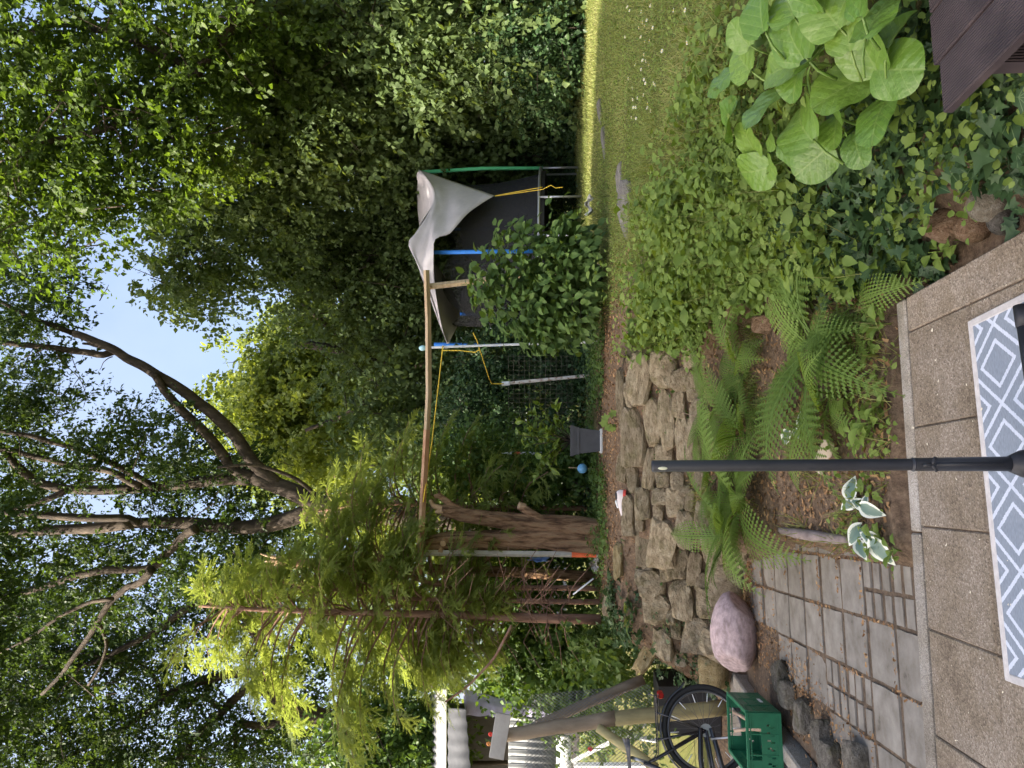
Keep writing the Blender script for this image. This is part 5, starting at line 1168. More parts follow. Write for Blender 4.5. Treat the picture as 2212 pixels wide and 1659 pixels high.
roundpost((1328, 1552.5), (1572, 1528), 7.05, 7.0, .068, .072, 'post_wood', 'post', cf)
roundpost((1158, 1566), (1390, 1468), 7.3, 7.5, .048, .052, 'post_brown', 'brace', cf)
roundpost((1292, 1572), (1418, 1660), 7.0, 6.7, .042, .045, 'post_wood', 'brace', cf)
M['chain'] = plain('chain_wire', (.17, .17, .17), .5, metal=.4)
# woven diamonds between two corners of the panel
def P2(u, v):   # u along the fence to the left, v upwards
    a = P(1405, 1478, 7.45).lerp(P(1425, 1690, 6.75), u); b2 = P(1150, 1500, 7.45).lerp(P(1128, 1690, 6.75), u); return a.lerp(b2, v)
nu, nv = 26, 30; cw_ = MB(); 
for i in range(-nv, nu + 1):
    for sg in (0, 1):
        pts = []
        for k in range(nv + 1):
            u = (i + k) / nu if sg == 0 else (i + nv - k) / nu
            if 0 <= u <= 1: pts.append(P2(u, k / nv) + Vector((0, .004 * (1 if k % 2 else -1), 0)))
        if len(pts) > 1: cw_.tube(pts, .0022, 3, cap=False)
tag(into(cw_.build('woven_wire', M['chain']), cf), kind='stuff')
mb = MB(); mb.tube([P(1105, 1575, 7.1), P(1125, 1548, 7.3), P(1150, 1500, 7.45)], .004, 5); into(mb.build('tie_wire', M['chain']), cf)
A = P(1062, 1590, 7.05); mb = MB().box((0, 0, 0), (px(98, 7.05), .022, px(33, 7.05)), ch=.004)
o = tag(mb.build('white_plank', pm('weathered_white', [(.3, (.33, .30, .275)), (.7, (.44, .42, .39))], 6, rough=.8, bmp=.3)), 'short white plank fixed across the top of the leaning post', 'plank'); o.matrix_world = Matrix.Translation(P(1080, 1590, 6.98)) @ Matrix.Rotation(R(9), 4, 'Y')
# shed
Ys = 9.8
def wallpos(x, y, Y): return P(x, y, Y)
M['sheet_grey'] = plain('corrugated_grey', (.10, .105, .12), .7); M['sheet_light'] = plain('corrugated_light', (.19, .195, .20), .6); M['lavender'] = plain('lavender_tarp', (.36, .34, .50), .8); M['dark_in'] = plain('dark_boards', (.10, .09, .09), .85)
sd = empty('shed', P(1245, 1660, Ys), label='open garden shed with corrugated grey awning and white roof edge at the left', cat='shed')
def slab4(name, q, th, mat, ny=1, wave=0.0, periods=8, parent=sd):
    """sheet spanning four corners (a, b, c, d), corrugated along a-b"""
    a, b_, c, d = [Vector(v) for v in q]; n = (b_ - a).cross(d - a).normalized(); N = periods * 6 if wave else 1; vs_ = []
    for i in range(N + 1):
        t = i / N; off = n * (wave * math.sin(2 * math.pi * periods * t))
        for v in (a.lerp(b_, t), d.lerp(c, t)): vs_ += [v + off + n * th / 2, v + off - n * th / 2]
    fs = []
    for i in range(N):
        o_ = i * 4; fs += [(o_, o_ + 4, o_ + 6, o_ + 2), (o_ + 1, o_ + 3, o_ + 7, o_ + 5), (o_, o_ + 1, o_ + 5, o_ + 4), (o_ + 2, o_ + 6, o_ + 7, o_ + 3)]
    fs += [(0, 2, 3, 1), (N * 4, N * 4 + 1, N * 4 + 3, N * 4 + 2)]
    mb = MB().add(vs_, fs); return into(mb.build(name, mat, smooth=bool(wave)), parent)
slab4('roof', [P(948, 1500, Ys + .1), P(948, 1850, Ys + .1), P(930, 1850, Ys + 2.4), P(930, 1500, Ys + 2.4)], .03, M['sheet_grey'], wave=.015, periods=20)
slab4('roof_edge', [P(944, 1488, Ys), P(944, 1850, Ys), P(963, 1850, Ys), P(965, 1488, Ys)], .05, M['white_paint'])
slab4('awning', [P(1006, 1530, 9.45), P(1026, 1790, 9.45), P(968, 1790, Ys - .08), P(968, 1530, Ys - .08)], .006, pm('awning_sheet', [(.3, (.075, .078, .088)), (.7, (.105, .108, .12))], 6, rough=.95, bmp=.1, spec=.05), wave=.007, periods=9)
slab4('tarp_side', [P(1000, 1489, 9.7), P(1204, 1537, 9.7), P(1200, 1553, 9.75), P(1005, 1545, 9.75)], .01, M['lavender'], wave=.012, periods=5)
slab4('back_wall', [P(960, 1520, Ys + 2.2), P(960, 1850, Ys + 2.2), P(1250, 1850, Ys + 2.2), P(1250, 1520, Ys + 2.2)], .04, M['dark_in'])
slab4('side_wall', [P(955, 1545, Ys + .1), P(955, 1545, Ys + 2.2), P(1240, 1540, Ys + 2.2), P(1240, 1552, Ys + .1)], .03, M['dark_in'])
slab4('front_panel', [P(1098, 1546, 9.4), P(1098, 1850, 9.4), P(1202, 1850, 9.4), P(1202, 1553, 9.4)], .01, M['sheet_light'], wave=.012, periods=20)
slab4('counter_edge', [P(1202, 1586, 9.2), P(1202, 1850, 9.2), P(1234, 1850, 9.15), P(1234, 1590, 9.15)], .02, M['white_paint'], wave=.003, periods=14)
for a, b_ in (((1236, 1645), (1402, 1561)), ((1240, 1652), (1420, 1652)), ((1300, 1580), (1420, 1600)), ((1236, 1700), (1400, 1850))):
    mb = MB(); mb.tube([P(*a, 9.0), P(*b_, 8.8)], .032, 4); into(mb.build('table_bar', M['white_paint']), sd)
# black compost bin behind the fence
o = tag(frus(MB(), 0, .62, .27, .23).build('compost_bin', M['black_plast']), 'black plastic compost bin behind the leaning fence post', 'bin'); o.location = P(1440, 1512, 7.9); o.location.z = -.12
# flowers in the shade of the shed
M['red_petal'] = plain('red_petal', (.70, .05, .04), .6); M['orange_petal'] = plain('orange_petal', (.70, .28, .08), .6)
for k, (x, y, Y, mt, lb) in enumerate([(1060, 1585, 8.9, 'red_petal', 'red flower standing on the shed counter behind the plank'), (1056, 1606, 8.9, 'orange_petal', 'orange flower beside the red one behind the white plank'), (1275, 1617, 8.3, 'red_petal', 'red flower under the shed counter behind the chain link')]):
    fl = empty('flower', P(x + 30, y, Y), label=lb, cat='flower'); c = P(x, y, Y); mb = MB()
    for q in range(7):
        a = 2 * math.pi * q / 7; mb.sphere(c + Vector((math.cos(a) * .016, -.01, math.sin(a) * .016)), (.014, .010, .014), 8, 5)
    into(mb.build('petals', M[mt], smooth=True), fl); into(MB().tube([c, P(x + 34, y, Y)], .006, 5).build('stem', M['leaf_herb1']), fl)
# ================================================================== PLANTS
rng = np.random.default_rng(12); rnd = random.Random(12)
def ground_pts(n, x0, x1, y0, y1, cond, power=0.0):
    out = []
    while len(out) < n:
        X = rnd.uniform(x0, x1)
        if power: 
            a = y0 ** (1 - power); b_ = y1 ** (1 - power); Y = (a + (b_ - a) * rnd.random()) ** (1 / (1 - power))
        else: Y = rnd.uniform(y0, y1)
        if cond(X, Y): out.append((X, Y, ground_z(X, Y)))
    return np.array(out)
# ---- lawn
def on_lawn(X, Y): 
    d = base_dist(X, Y); nz = noise.noise(Vector((X * 1.3, Y * 1.3, 0)))
    return X < .62 * Y + .6 and d > .38 and X + .35 * nz - .03 * max(0, Y - 5) > .75 + rnd.uniform(-.25, .2)
LP_ = ground_pts(80000, .6, 8.5, 3.1, 14.5, on_lawn, 1.7)
n = len(LP_); D = rng.normal(size=(n, 3)) * .55; D[:, 2] = np.abs(D[:, 2]) + .55
S = (.022 + .030 * rng.random(n)) * np.where(rng.random(n) > .97, 1.8, 1); Wd = S * 0 + .0032 * np.clip(LP_[:, 1] / 4.5, 1, 2.6)
me = scatter_mesh('lawn_grass', *BLADE, LP_, D, rng.normal(size=(n, 3)), S, M['grass'], None, Wd)
tag(link('lawn_grass', me), 'short mixed lawn grass on the raised garden', 'grass', kind='stuff')
CP = ground_pts(16000, .6, 5, 3.1, 9, on_lawn, 1.6); n = len(CP); CP[:, 2] += .012 + .02 * rng.random(n)
me = scatter_mesh('clover', *KITE, CP, rng.normal(size=(n, 3)) * np.array([1, 1, .2]), rng.normal(size=(n, 3)) * .35 + np.array([0, -.2, 1]), .016 + .014 * rng.random(n), M['leaf_herb'])
tag(link('clover', me), 'small clover leaves among the lawn grass', 'clover', kind='stuff')
# daisies
M['petal'] = plain('daisy_petal', (.80, .80, .76), .7); M['daisy_eye'] = plain('daisy_eye', (.75, .55, .05), .7)
mbp = MB()
for k in range(9):
    a = 2 * math.pi * k / 9; c_, s_ = math.cos(a), math.sin(a); mbp.add([(.004 * c_, .004 * s_, .0), (.011 * c_ - .003 * s_, .011 * s_ + .003 * c_, .002), (.014 * c_, .014 * s_, .001), (.011 * c_ + .003 * s_, .011 * s_ - .003 * c_, .002)], [(0, 1, 2, 3)])
pet = mbp.mesh('petals', M['petal'], False); eye = MB().sphere((0, 0, .002), (.005, .005, .003), 8, 5).mesh('eye', M['daisy_eye']); stm = MB().tube([(0, 0, -.05), (.002, 0, 0)], .001, 4).mesh('stem', M['leaf_herb1'])
DPX = [(1355, 15), (1360, 23), (1385, 25), (1405, 12), (1388, 48), (1393, 55), (1397, 44), (1480, 22), (1455, 22), (1384, 80), (1393, 90), (1403, 88), (1388, 130), (1395, 132), (1391, 118), (1484, 92), (1357, 170), (1391, 172), (1394, 180), (1412, 180), (1367, 215), (1377, 212), (1373, 232), (1368, 232), (1398, 233), (1415, 183), (1374, 256), (1465, 247), (1399, 224), (1364, 254), (1380, 60), (1372, 140), (1410, 60), (1430, 110), (1385, 150), (1350, 80), (1402, 140), (1366, 190), (1390, 205), (1405, 240)]
for (x, y) in DPX:
    p = hit(x, y, .045); e = empty('daisy', p, rnd.uniform(0, 6), 'small white daisy flower in the lawn', 'daisy', 'daisies scattered over the lawn'); e.rotation_euler = (rnd.uniform(0, .6), rnd.uniform(-.3, .3), 0); e.scale = (.85,) * 3
    for nm, me_ in (('petals', pet), ('eye', eye), ('stem', stm)): link(nm, me_, e)
# ---- leaf litter and soil crumbs
def flat_scatter(name, pts, smin, smax, mat, label, cat, up=.25, tm=FLAKE):
    n = len(pts); pts = pts.copy(); pts[:, 2] += .004 + .008 * rng.random(n)
    me = scatter_mesh(name, *tm, pts, rng.normal(size=(n, 3)) * np.array([1, 1, up]), rng.normal(size=(n, 3)) * .4 + np.array([0, 0, 1]), smin + (smax - smin) * rng.random(n) ** 2, mat)
    return tag(link(name, me), label, cat, kind='stuff')
tp1 = ground_pts(9000, -3.2, 1.3, 6.3, 9.6, lambda X, Y: base_dist(X, Y) > .1)
tp2 = ground_pts(7000, -1.5, .7, 3.35, 6.6, lambda X, Y: X > bed_left(Y) and base_dist(X, Y) < .4)
flat_scatter('leaf_litter', np.concatenate([tp1, tp2]), .010, .042, M['litter'], 'brown fallen leaf litter on the soil', 'leaf litter')
jt = []
for _ in range(4200):
    i = rnd.randint(-6, 2); j = rnd.randint(-1, 9); t = rnd.random()
    s_, t_ = (-.436 + .293 * i + rnd.gauss(0, .006), 3.4 + 3.0 * t) if rnd.random() < .5 else (-2.0 + 2.2 * t, 3.713 + .336 * j + rnd.gauss(0, .006))
    p = RP(s_, t_, -.072)
    if p.x < bed_left(p.y) + .02 and base_dist(p.x, p.y) < -.02 and noise.noise(p * 2.2) > -.05: jt.append(tuple(p))
for _ in range(4600):      # drift along the foot of the bank
    X = rnd.uniform(-2.3, -.9); Y = float(np.interp(X, [-2.3, -1.7, -.7], [6.45, 6.4, 6.3])) - abs(rnd.gauss(0, .13))
    jt.append((X, Y, -.07))
for _ in range(1400):
    X = rnd.gauss(-2.02, .10); jt.append((X + .15 * (rnd.uniform(4.2, 6) - 5), rnd.uniform(4.0, 6.1), -.075))
flat_scatter('leaf_litter', np.array(jt), .009, .030, M['litter'], 'orange brown litter lying in the joints of the grey path', 'leaf litter', .15)
pp = np.array([tuple(R8(rnd.uniform(-1.6, .8), rnd.uniform(2.1, 3.2), .001)) for _ in range(110)])
flat_scatter('seed_husks', pp, .006, .014, plain('seed_husk', (.66, .60, .46), .8), 'tiny pale seed husks scattered on the patio slabs', 'seed husks', .1)
# ---- ground cover on the bank and on the terrace
def cover(name, label, pts, per, size, mat, hmax, tm, seed, spread=.06, face=.35, aspect=1.0, cat='ground cover'):
    r_ = np.random.default_rng(seed); k = np.repeat(np.arange(len(pts)), per); n = len(k)
    hv = np.array([.40 + 1.5 * max(0, .45 + noise.noise(Vector((p[0] * 2.3, p[1] * 2.3, seed)))) for p in pts]); hh = (r_.random(len(pts)) ** 1.3 * hmax * hv)[k]; Pn = pts[k] + r_.normal(size=(n, 3)) * spread; Pn[:, 2] = pts[k][:, 2] + hh * (.45 + .55 * r_.random(n)) + .012
    D = r_.normal(size=(n, 3)); D[:, 2] = D[:, 2] * .35 - .15
    N = r_.normal(size=(n, 3)) * .45 + np.array([-.12, -face, 1]); S = size * (.55 + .6 * r_.random(n)) * (.6 + .85 * r_.random(len(pts)) ** 1.5)[k]
    rn = np.clip(.6 * r_.random(len(pts))[k] + .4 * r_.random(n), 0, 1)
    me = scatter_mesh(name, *tm, Pn, D, N, S, mat, rn, W=S * aspect); return tag(link(name, me), label, cat, kind='stuff')
IVY = ([(0, 0, 0), (-.16, .30, .03), (.18, .26, .04), (.22, .56, .0), (.50, .22, .04), (1, 0, -.10), (.50, -.22, .04), (.22, -.56, 0), (.18, -.26, .04), (-.16, -.30, .03), (.25, 0, -.01)],
       [(0, 1, 10), (1, 2, 10), (2, 3, 10), (3, 4, 10), (4, 5, 10), (5, 6, 10), (6, 7, 10), (7, 8, 10), (8, 9, 10), (9, 0, 10)])
bankc = lambda X, Y: -.02 < base_dist(X, Y) < 1.05
hp = ground_pts(1250, .3, 1.6, 3.3, 7.4, lambda X, Y: -.02 < base_dist(X, Y) < .62 + .16 * rnd.random() and Y > 3.3 + .6 * rnd.random())
cover('wild_herbs', 'bright green wild herbs covering the right bank', hp, 9, .056, M['leaf_herb'], .20, OVATE, 1, .075)
hp = ground_pts(500, .35, 1.4, 4.2, 7.2, lambda X, Y: .1 < base_dist(X, Y) < .6)
cover('wild_herbs', 'taller leafy herbs spilling over the stones of the bank', hp, 6, .085, M['leaf_herb'], .26, OVATE, 2, .09)
RK = [hit(2140, 435), hit(2050, 487), hit(2105, 490), hit(2170, 470)]
ip = ground_pts(900, .4, 1.9, 1.7, 4.3, lambda X, Y: -.03 < base_dist(X, Y) < .55 - .12 * max(0, Y - 2.6) and all((X - q.x) ** 2 + (Y - q.y) ** 2 > .17 ** 2 for q in RK))
cover('ivy_ground_cover', 'dark ivy creeping over the shady lower bank by the patio', ip, 5, .062, M['leaf_ivy'], .12, IVY, 3, .06)
ip = ground_pts(620, .45, 2.0, 2.0, 4.2, lambda X, Y: .12 < base_dist(X, Y) < 1.0)
cover('wild_herbs', 'mixed small herbs growing under the bergenia', ip, 8, .045, M['leaf_herb'], .16, OVATE, 4, .06)
tall = ground_pts(150, .35, 1.5, 3.3, 7.2, lambda X, Y: .05 < base_dist(X, Y) < .75)
cover('wild_herbs', 'tall loose stems standing out of the herbs on the bank', tall, 14, .062, M['leaf_herb'], .46, OVATE, 14, .045, .2)
stp = np.repeat(tall, 5, axis=0); nn_ = len(stp); stp = stp + rng.normal(size=(nn_, 3)) * np.array([.04, .04, 0]); Ds = rng.normal(size=(nn_, 3)) * .28; Ds[:, 2] = 1
me = scatter_mesh('herb_stems', *BLADE, stp, Ds, rng.normal(size=(nn_, 3)), .18 + .28 * rng.random(nn_), M['grass'], None, np.full(nn_, .004)); tag(link('herb_stems', me), 'thin pale stems and grass stalks rising from the herbs on the bank', 'stems', kind='stuff')
tp_a = ground_pts(700, -2.9, 1.2, 7.8, 10.2, lambda X, Y: base_dist(X, Y) > .9 and noise.noise(Vector((X * 1.1, Y * 1.4, 4))) > -.05 - .25 * (Y - 8.6))
cover('ground_ivy', 'low ground ivy and weeds on the terrace in front of the fence', tp_a, 9, .045, M['leaf_shrub'], .12, KITE, 5, .07)
tp_b = ground_pts(900, -3, 9, 9.8, 15.0, lambda X, Y: noise.noise(Vector((X, Y, 9))) > -.1 and (X < 1.2 or Y > 13.6))
cover('ground_ivy', 'ivy and weeds at the foot of the hedge and trees', tp_b, 10, .075, M['leaf_ivy'], .22, KITE, 6, .12)
lb_ = ground_pts(240, -3.1, -2.0, 6.5, 8.2, lambda X, Y: .1 < base_dist(X, Y) < 1.2 and noise.noise(Vector((X * 2, Y * 2, 2))) > -.1)
cover('ivy_ground_cover', 'ivy trailing over the left end of the stone bank', lb_, 6, .06, M['leaf_ivy'], .10, IVY, 7, .06)
ep = ground_pts(70, -.8, .45, 3.32, 3.8, lambda X, Y: X > bed_left(Y) and noise.noise(Vector((X * 4, 1, 5))) > -.15)
cover('bed_weeds', 'small weeds along the patio edge of the fern bed', ep, 7, .04, M['leaf_herb'], .08, OVATE, 8, .04)
wp = np.array([(p.x, p.y, p.z) for p in [hit(rnd.uniform(1340, 1520), rnd.uniform(740, 1420), .02) for _ in range(60)]])
cover('wall_weeds', 'tufts of small weeds growing between the wall stones', wp, 6, .035, M['leaf_shrub'], .04, KITE, 9, .03)
# grass tufts in the bed and on the bank
gp = np.concatenate([ground_pts(1800, -1.2, .55, 3.35, 6.2, lambda X, Y: X > bed_left(Y) and noise.noise(Vector((X * 2.5, Y * 2.5, 7))) > .12), ground_pts(1500, .8, 2.2, 3.2, 6.5, lambda X, Y: .5 < base_dist(X, Y) < 1.3 and noise.noise(Vector((X * 2, Y * 2, 3))) > .05)])
n = len(gp); D = rng.normal(size=(n, 3)) * .6; D[:, 2] = np.abs(D[:, 2]) + .5
me = scatter_mesh('grass_tufts', *BLADE, gp, D, rng.normal(size=(n, 3)), .07 + .10 * rng.random(n), M['grass'], None, np.full(n, .0045)); tag(link('grass_tufts', me), 'loose tufts of longer grass in the bed and on the bank', 'grass', kind='stuff')

# ---- leafy bush in front of the trampoline
Yb = 8.0; bb = hit(1302, 600); bu = empty('bush', bb, label='round green bush with pointed oval leaves in front of the trampoline', cat='bush')
blobs = [ell(*b) for b in [(1195, 600, 85, 125, 8.2, .55), (1120, 560, 85, 70, 8.2, .45), (1120, 660, 85, 70, 8.2, .45), (1240, 640, 50, 90, 8.0, .45), (1235, 540, 55, 70, 8.0, .45), (1060, 620, 50, 40, 8.2, .3), (1175, 700, 60, 40, 8.2, .35), (1195, 728, 75, 32, 8.3, .3)]]
BL = [leaf_mesh('leaf', M['leaf_shrub1'], 1, .70 + .06 * k, 6, .10, .30, .55, .0, .10, k + 3, -1) for k in range(3)]
C, U = in_blobs(np.random.default_rng(3), blobs, 1300, .45); o_ = np.argsort(C[:, 1] * 1.0 + rng.random(len(C)) * .25)
near = o_[:300]; rest = o_[300:]
def bleaf(u):
    d = Vector(u) * .7 + Vector((rnd.gauss(0, .5), rnd.gauss(-.15, .5), rnd.gauss(-.45, .35))); nn = Vector((rnd.gauss(-.1, .35), rnd.gauss(-.45, .35), 1)); return d, nn
for i in near:
    d, nn = bleaf(U[i]); o = link('leaf', BL[i % 3]); o.matrix_world = frame(C[i], d, nn, rnd.uniform(.085, .135)); into(o, bu)
k = np.repeat(rest, 2); n = len(k); dn = [bleaf(U[i]) for i in k]
me = scatter_mesh('foliage', *OVATE, C[k] + rng.normal(size=(n, 3)) * .06, np.array([tuple(a[0]) for a in dn]), np.array([tuple(a[1]) for a in dn]), .085 + .05 * rng.random(n), M['leaf_shrub']); tag(into(link('foliage', me), bu), kind='stuff')
for q in range(16):
    tip = Vector(C[rnd.randrange(len(C))]); mb = MB(); mid = bb.lerp(tip, .5) + Vector((0, 0, .15)); mb.tube([bb + Vector((rnd.gauss(0, .05), rnd.gauss(0, .05), -.02)), mid, tip], [.010, .007, .003], 5); into(mb.build('stem', M['bark'], smooth=True), bu)

# ---- ferns
def frond_mesh(seed, n=19):
    r_ = random.Random(seed); mb = MB(); arch = r_.uniform(.9, 1.5); side = r_.uniform(-.12, .12); pts = []; a = r_.uniform(.75, 1.05); p = Vector((0, 0, 0)); N = n + 5
    for i in range(N + 1):
        pts.append(p.copy()); p = p + Vector((math.cos(a), side * i / N, math.sin(a))) / N; a -= arch / N * (1 + .4 * i / N)
    mb.tube(pts[::2] + ([pts[-1]] if N % 2 else []), [.006 * (1 - .85 * i / (len(pts[::2]))) + .001 for i in range(len(pts[::2]) + (1 if N % 2 else 0))], 4, cap=False)
    for i in range(5, N + 1):
        t = (i - 5) / n; w = .21 * (math.sin(math.pi * min(1, .22 + .78 * (1 - t) ** .9) * .62) if t > .25 else (.62 + .38 * t / .25)) * (1 - t ** 2.2) + .012
        w *= 1.0; tg = (pts[min(i + 1, N)] - pts[i - 1]).normalized(); lat = Vector((-tg.y, tg.x, 0)); lat = Vector((0, 1, 0)) - tg * tg.y; lat.normalize(); up = tg.cross(lat)
        for sg in (-1, 1):
            d = (lat * sg + tg * (.28 + .35 * t)).normalized(); m_ = 6 if w > .07 else 3; q = pts[i]
            dr = up * -.10
            for k in range(m_):
                s0, s1 = k / m_, (k + 1) / m_; pw = .026 * (1 - .72 * s0) * (w / .2) ** .5 * 1.35
                c0 = q + d * w * s0 + dr * w * s0 * s0; c1 = q + d * w * s1 + dr * w * s1 * s1; bx = tg * pw
                o = len(mb.v); mb.v += [tuple(c0), tuple(c0.lerp(c1, .55) + bx + up * .004), tuple(c1), tuple(c0.lerp(c1, .55) - bx + up * .004)]; mb.f += [(o, o + 1, o + 2), (o, o + 2, o + 3)]
    return mb.mesh('frond', M['fern'], False)
FM = [frond_mesh(k) for k in range(7)]
def fern(label, pos, nfr, Lm, seed, bias=None, spread=math.pi, tilt=.18):
    r_ = random.Random(seed); e = empty('fern', pos, label=label, cat='fern', group='ferns in the bed below the stone bank')
    for k in range(nfr):
        az = (bias if bias is not None else 0) + (2 * k / nfr - 1) * spread + r_.uniform(-.3, .3); L_ = Lm * 1.18 * r_.uniform(.65, 1.15)
        o = link('frond', r_.choice(FM), e); o.rotation_euler = (r_.uniform(-.25, .25), r_.uniform(-.15, .35) + tilt * 0, az); o.scale = (L_, L_ * r_.uniform(.85, 1.1), L_ * r_.uniform(.7, 1.1)); o.location = (r_.gauss(0, .025), r_.gauss(0, .025), 0)
    return e
fern('large bright fern in the middle of the bed right of the parasol pole', hit(1770, 745), 13, .74, 1)
fern('fern with drooping fronds nearest the patio corner', hit(1800, 850), 9, .56, 2, R(-100), 2.2)
fern('darker fern close under the stones behind the large one', hit(1620, 800), 10, .60, 3)
fern('fern partly hidden by the parasol pole at the back of the bed', hit(1620, 945), 11, .60, 4)
fern('big fern at the left end of the bed drooping over the grey path', hit(1610, 1085), 14, .72, 5, R(-130), 2.6)
fern('small shaded fern beside the ivy at the right edge of the bed', hit(1860, 665), 8, .46, 6)
fern('young fern in front of the wall at the left of the parasol pole', hit(1545, 1040), 8, .50, 7)
fern('yellow green fern at the foot of the left wall stones', hit(1585, 1150), 9, .52, 8, R(-120), 2.4)
fern('fern at the foot of the wall right of the large bright one', hit(1560, 880), 9, .55, 9)
fern('tiny fern growing on the left end of the stone bank', hit(1365, 1325), 6, .24, 10)
# ---- bergenia
def berg_leaf(seed):
    r_ = random.Random(seed); n, m_ = 14, 11; vs_ = []; wav = r_.uniform(.016, .034); ph = r_.uniform(0, 6); cup = r_.uniform(-.15, .40); curl = r_.uniform(.10, .55)
    for i in range(n + 1):
        t = i / n; w = .50 * (1 - abs(2 * min(1, max(0, (t * .98 + .01))) ** .86 - 1) ** 2.3) ** .5 + .02
        for j in range(m_):
            s = 2 * j / (m_ - 1) - 1; e = abs(s) ** 2
            x = t - .06 * e * (t < .3); z = cup * (s * w) ** 2 * 2 - curl * (t - .35) ** 2 + wav * e * math.sin(t * 13 + ph + (1.7 if s > 0 else 0)) - .03 * (1 - min(1, abs(s) * 6)) + .004 * math.sin(abs(s) * w * 26 - t * 12) * (abs(s) > .1)
            vs_.append((x, s * w, z))
    fs = [(i * m_ + j, (i + 1) * m_ + j, (i + 1) * m_ + j + 1, i * m_ + j + 1) for i in range(n) for j in range(m_ - 1)]
    mb = MB().add(vs_, fs); mb.tube([(-.55, 0, -.50), (-.28, 0, -.24), (-.04, 0, -.10 - curl * .12), (.14, 0, -.075)], [.032, .030, .026, .010], 6); return mb.v, mb.f
m = leafm('bergenia_leaf', (.070, .150, .022), (.105, .205, .030), (.155, .255, .040), .2, rough=.3, attr=False, tcol=TC, spec=.45); nt = m.node_tree; L = nt.links; b = nt.nodes['Principled BSDF']
tc = nt.nodes.new('ShaderNodeTexCoord'); sx = nt.nodes.new('ShaderNodeSeparateXYZ'); L.new(tc.outputs['Object'], sx.inputs[0])
def mth2(op, a, c=None):
    n = nt.nodes.new('ShaderNodeMath'); n.operation = op
    for i, v in enumerate((a, c)):
        if v is None: continue
        if isinstance(v, (int, float)): n.inputs[i].default_value = v
        else: L.new(v, n.inputs[i])
    return n.outputs[0]
ay = mth2('ABSOLUTE', sx.outputs['Y']); vein = mth2('ABSOLUTE', mth2('SUBTRACT', mth2('FRACT', mth2('SUBTRACT', mth2('MULTIPLY', sx.outputs['X'], 4.6), mth2('MULTIPLY', ay, 3.4))), .5))
lat = mth2('LESS_THAN', vein, .035); midv = mth2('LESS_THAN', ay, .016); vv = mth2('MAXIMUM', lat, midv)
mxv = nt.nodes.new('ShaderNodeMixRGB'); mxv.inputs['Color2'].default_value = (.30, .38, .12, 1); src = b.inputs['Base Color'].links[0].from_socket; L.new(src, mxv.inputs['Color1']); L.new(mth2('MULTIPLY', vv, .38), mxv.inputs['Fac']); L.new(mxv.outputs[0], b.inputs['Base Color'])
nz = nd(nt, 'ShaderNodeTexNoise', Scale=9.0, Detail=3.0); L.new(tc.outputs['Object'], nz.inputs['Vector']); bump(nt, b, mth2('ADD', mth2('MULTIPLY', vein, .6), nz.outputs['Fac']), .22, .03)
M['bergenia'] = m
BM = []
for k in range(6):
    v_, f_ = berg_leaf(k); mb = MB().add(v_, f_); BM.append(mb.mesh('leaf', m, True))
bg_ = empty('bergenia', hit(1900, 190), label='bergenia with big glossy rounded leaves beside the deck', cat='plant')
BLF = [(1815, 190, 60, 180), (1865, 105, 56, 120), (1937, 150, 56, 350), (1890, 257, 52, 205), (1800, 236, 52, 190), (1726, 266, 54, 170), (1649, 228, 54, 165), (1801, 287, 34, 230), (1752, 350, 44, 215), (1626, 372, 42, 220), (1614, 303, 38, 180), (1573, 255, 40, 170), (1707, 332, 30, 240), (1667, 300, 24, 215), (1888, 36, 50, 100), (1703, 73, 58, 150), (1600, 130, 40, 175), (1718, 165, 46, 200), (1595, 75, 32, 160), (1640, 20, 48, 150), (1780, 20, 54, 140), (1850, 325, 36, 260), (1760, 120, 46, 130), (1680, 150, 42, 170), (1830, 60, 46, 110), (1940, 60, 40, 60), (1550, 180, 30, 170), (1660, 420 - 60, 28, 220), (1700, 10, 44, 140), (1740, -30, 55, 140), (1860, -30, 55, 120)]
for k, (x, y, r_, ang) in enumerate(BLF):
    g = hit(x, y); p = P(x, y, g.y * (.86 if r_ > 40 else .89) - .012 * (k % 4)); a = R(ang)
    # direction of the leaf tip in the picture: 0 = right (down), 90 = up (right in the garden)
    dd = Vector((math.sin(a), -.25, -math.cos(a))); view = (Vector((0, 0, CAM_Z)) - p).normalized(); nn = (view * .42 + Vector((rnd.gauss(0, .34), rnd.gauss(0, .30), .62))).normalized()
    dd = dd - nn * dd.dot(nn); L_ = 2 * r_ * p.y / FPX * 1.06
    o = link('leaf', BM[k % 6]); M4 = frame(p - dd.normalized() * L_ * .5, dd, nn, L_); o.matrix_world = M4; into(o, bg_)
dry = [leaf_mesh('leaf', pm('dry_leaf', [(.3, (.16, .07, .05)), (.7, (.34, .18, .12))], 8, rough=.8), 1, .55, 6, .3, .6, .2, .08, .15, 3)]
for k, (x, y) in enumerate([(1985, 150), (1970, 190), (1960, 260), (1590, 470), (1820, 640), (1995, 215)]):
    o = tag(link('dry_leaf', dry[0]), ['curled brown leaf beside the end of the deck', 'brown leaf under the lowest bergenia leaf', 'withered brown leaf hanging below the bergenia', 'small brown leaf on the upper bank', 'tan dead leaf on the ivy near the small fern', 'torn brown leaf at the deck corner'][k], 'dead leaf', 'dead leaves on the bank'); g = hit(x, y, .05); o.matrix_world = frame(g, (rnd.gauss(0, 1), rnd.gauss(0, .5), -.4), (rnd.gauss(0, .3), -.6, .8), .10)
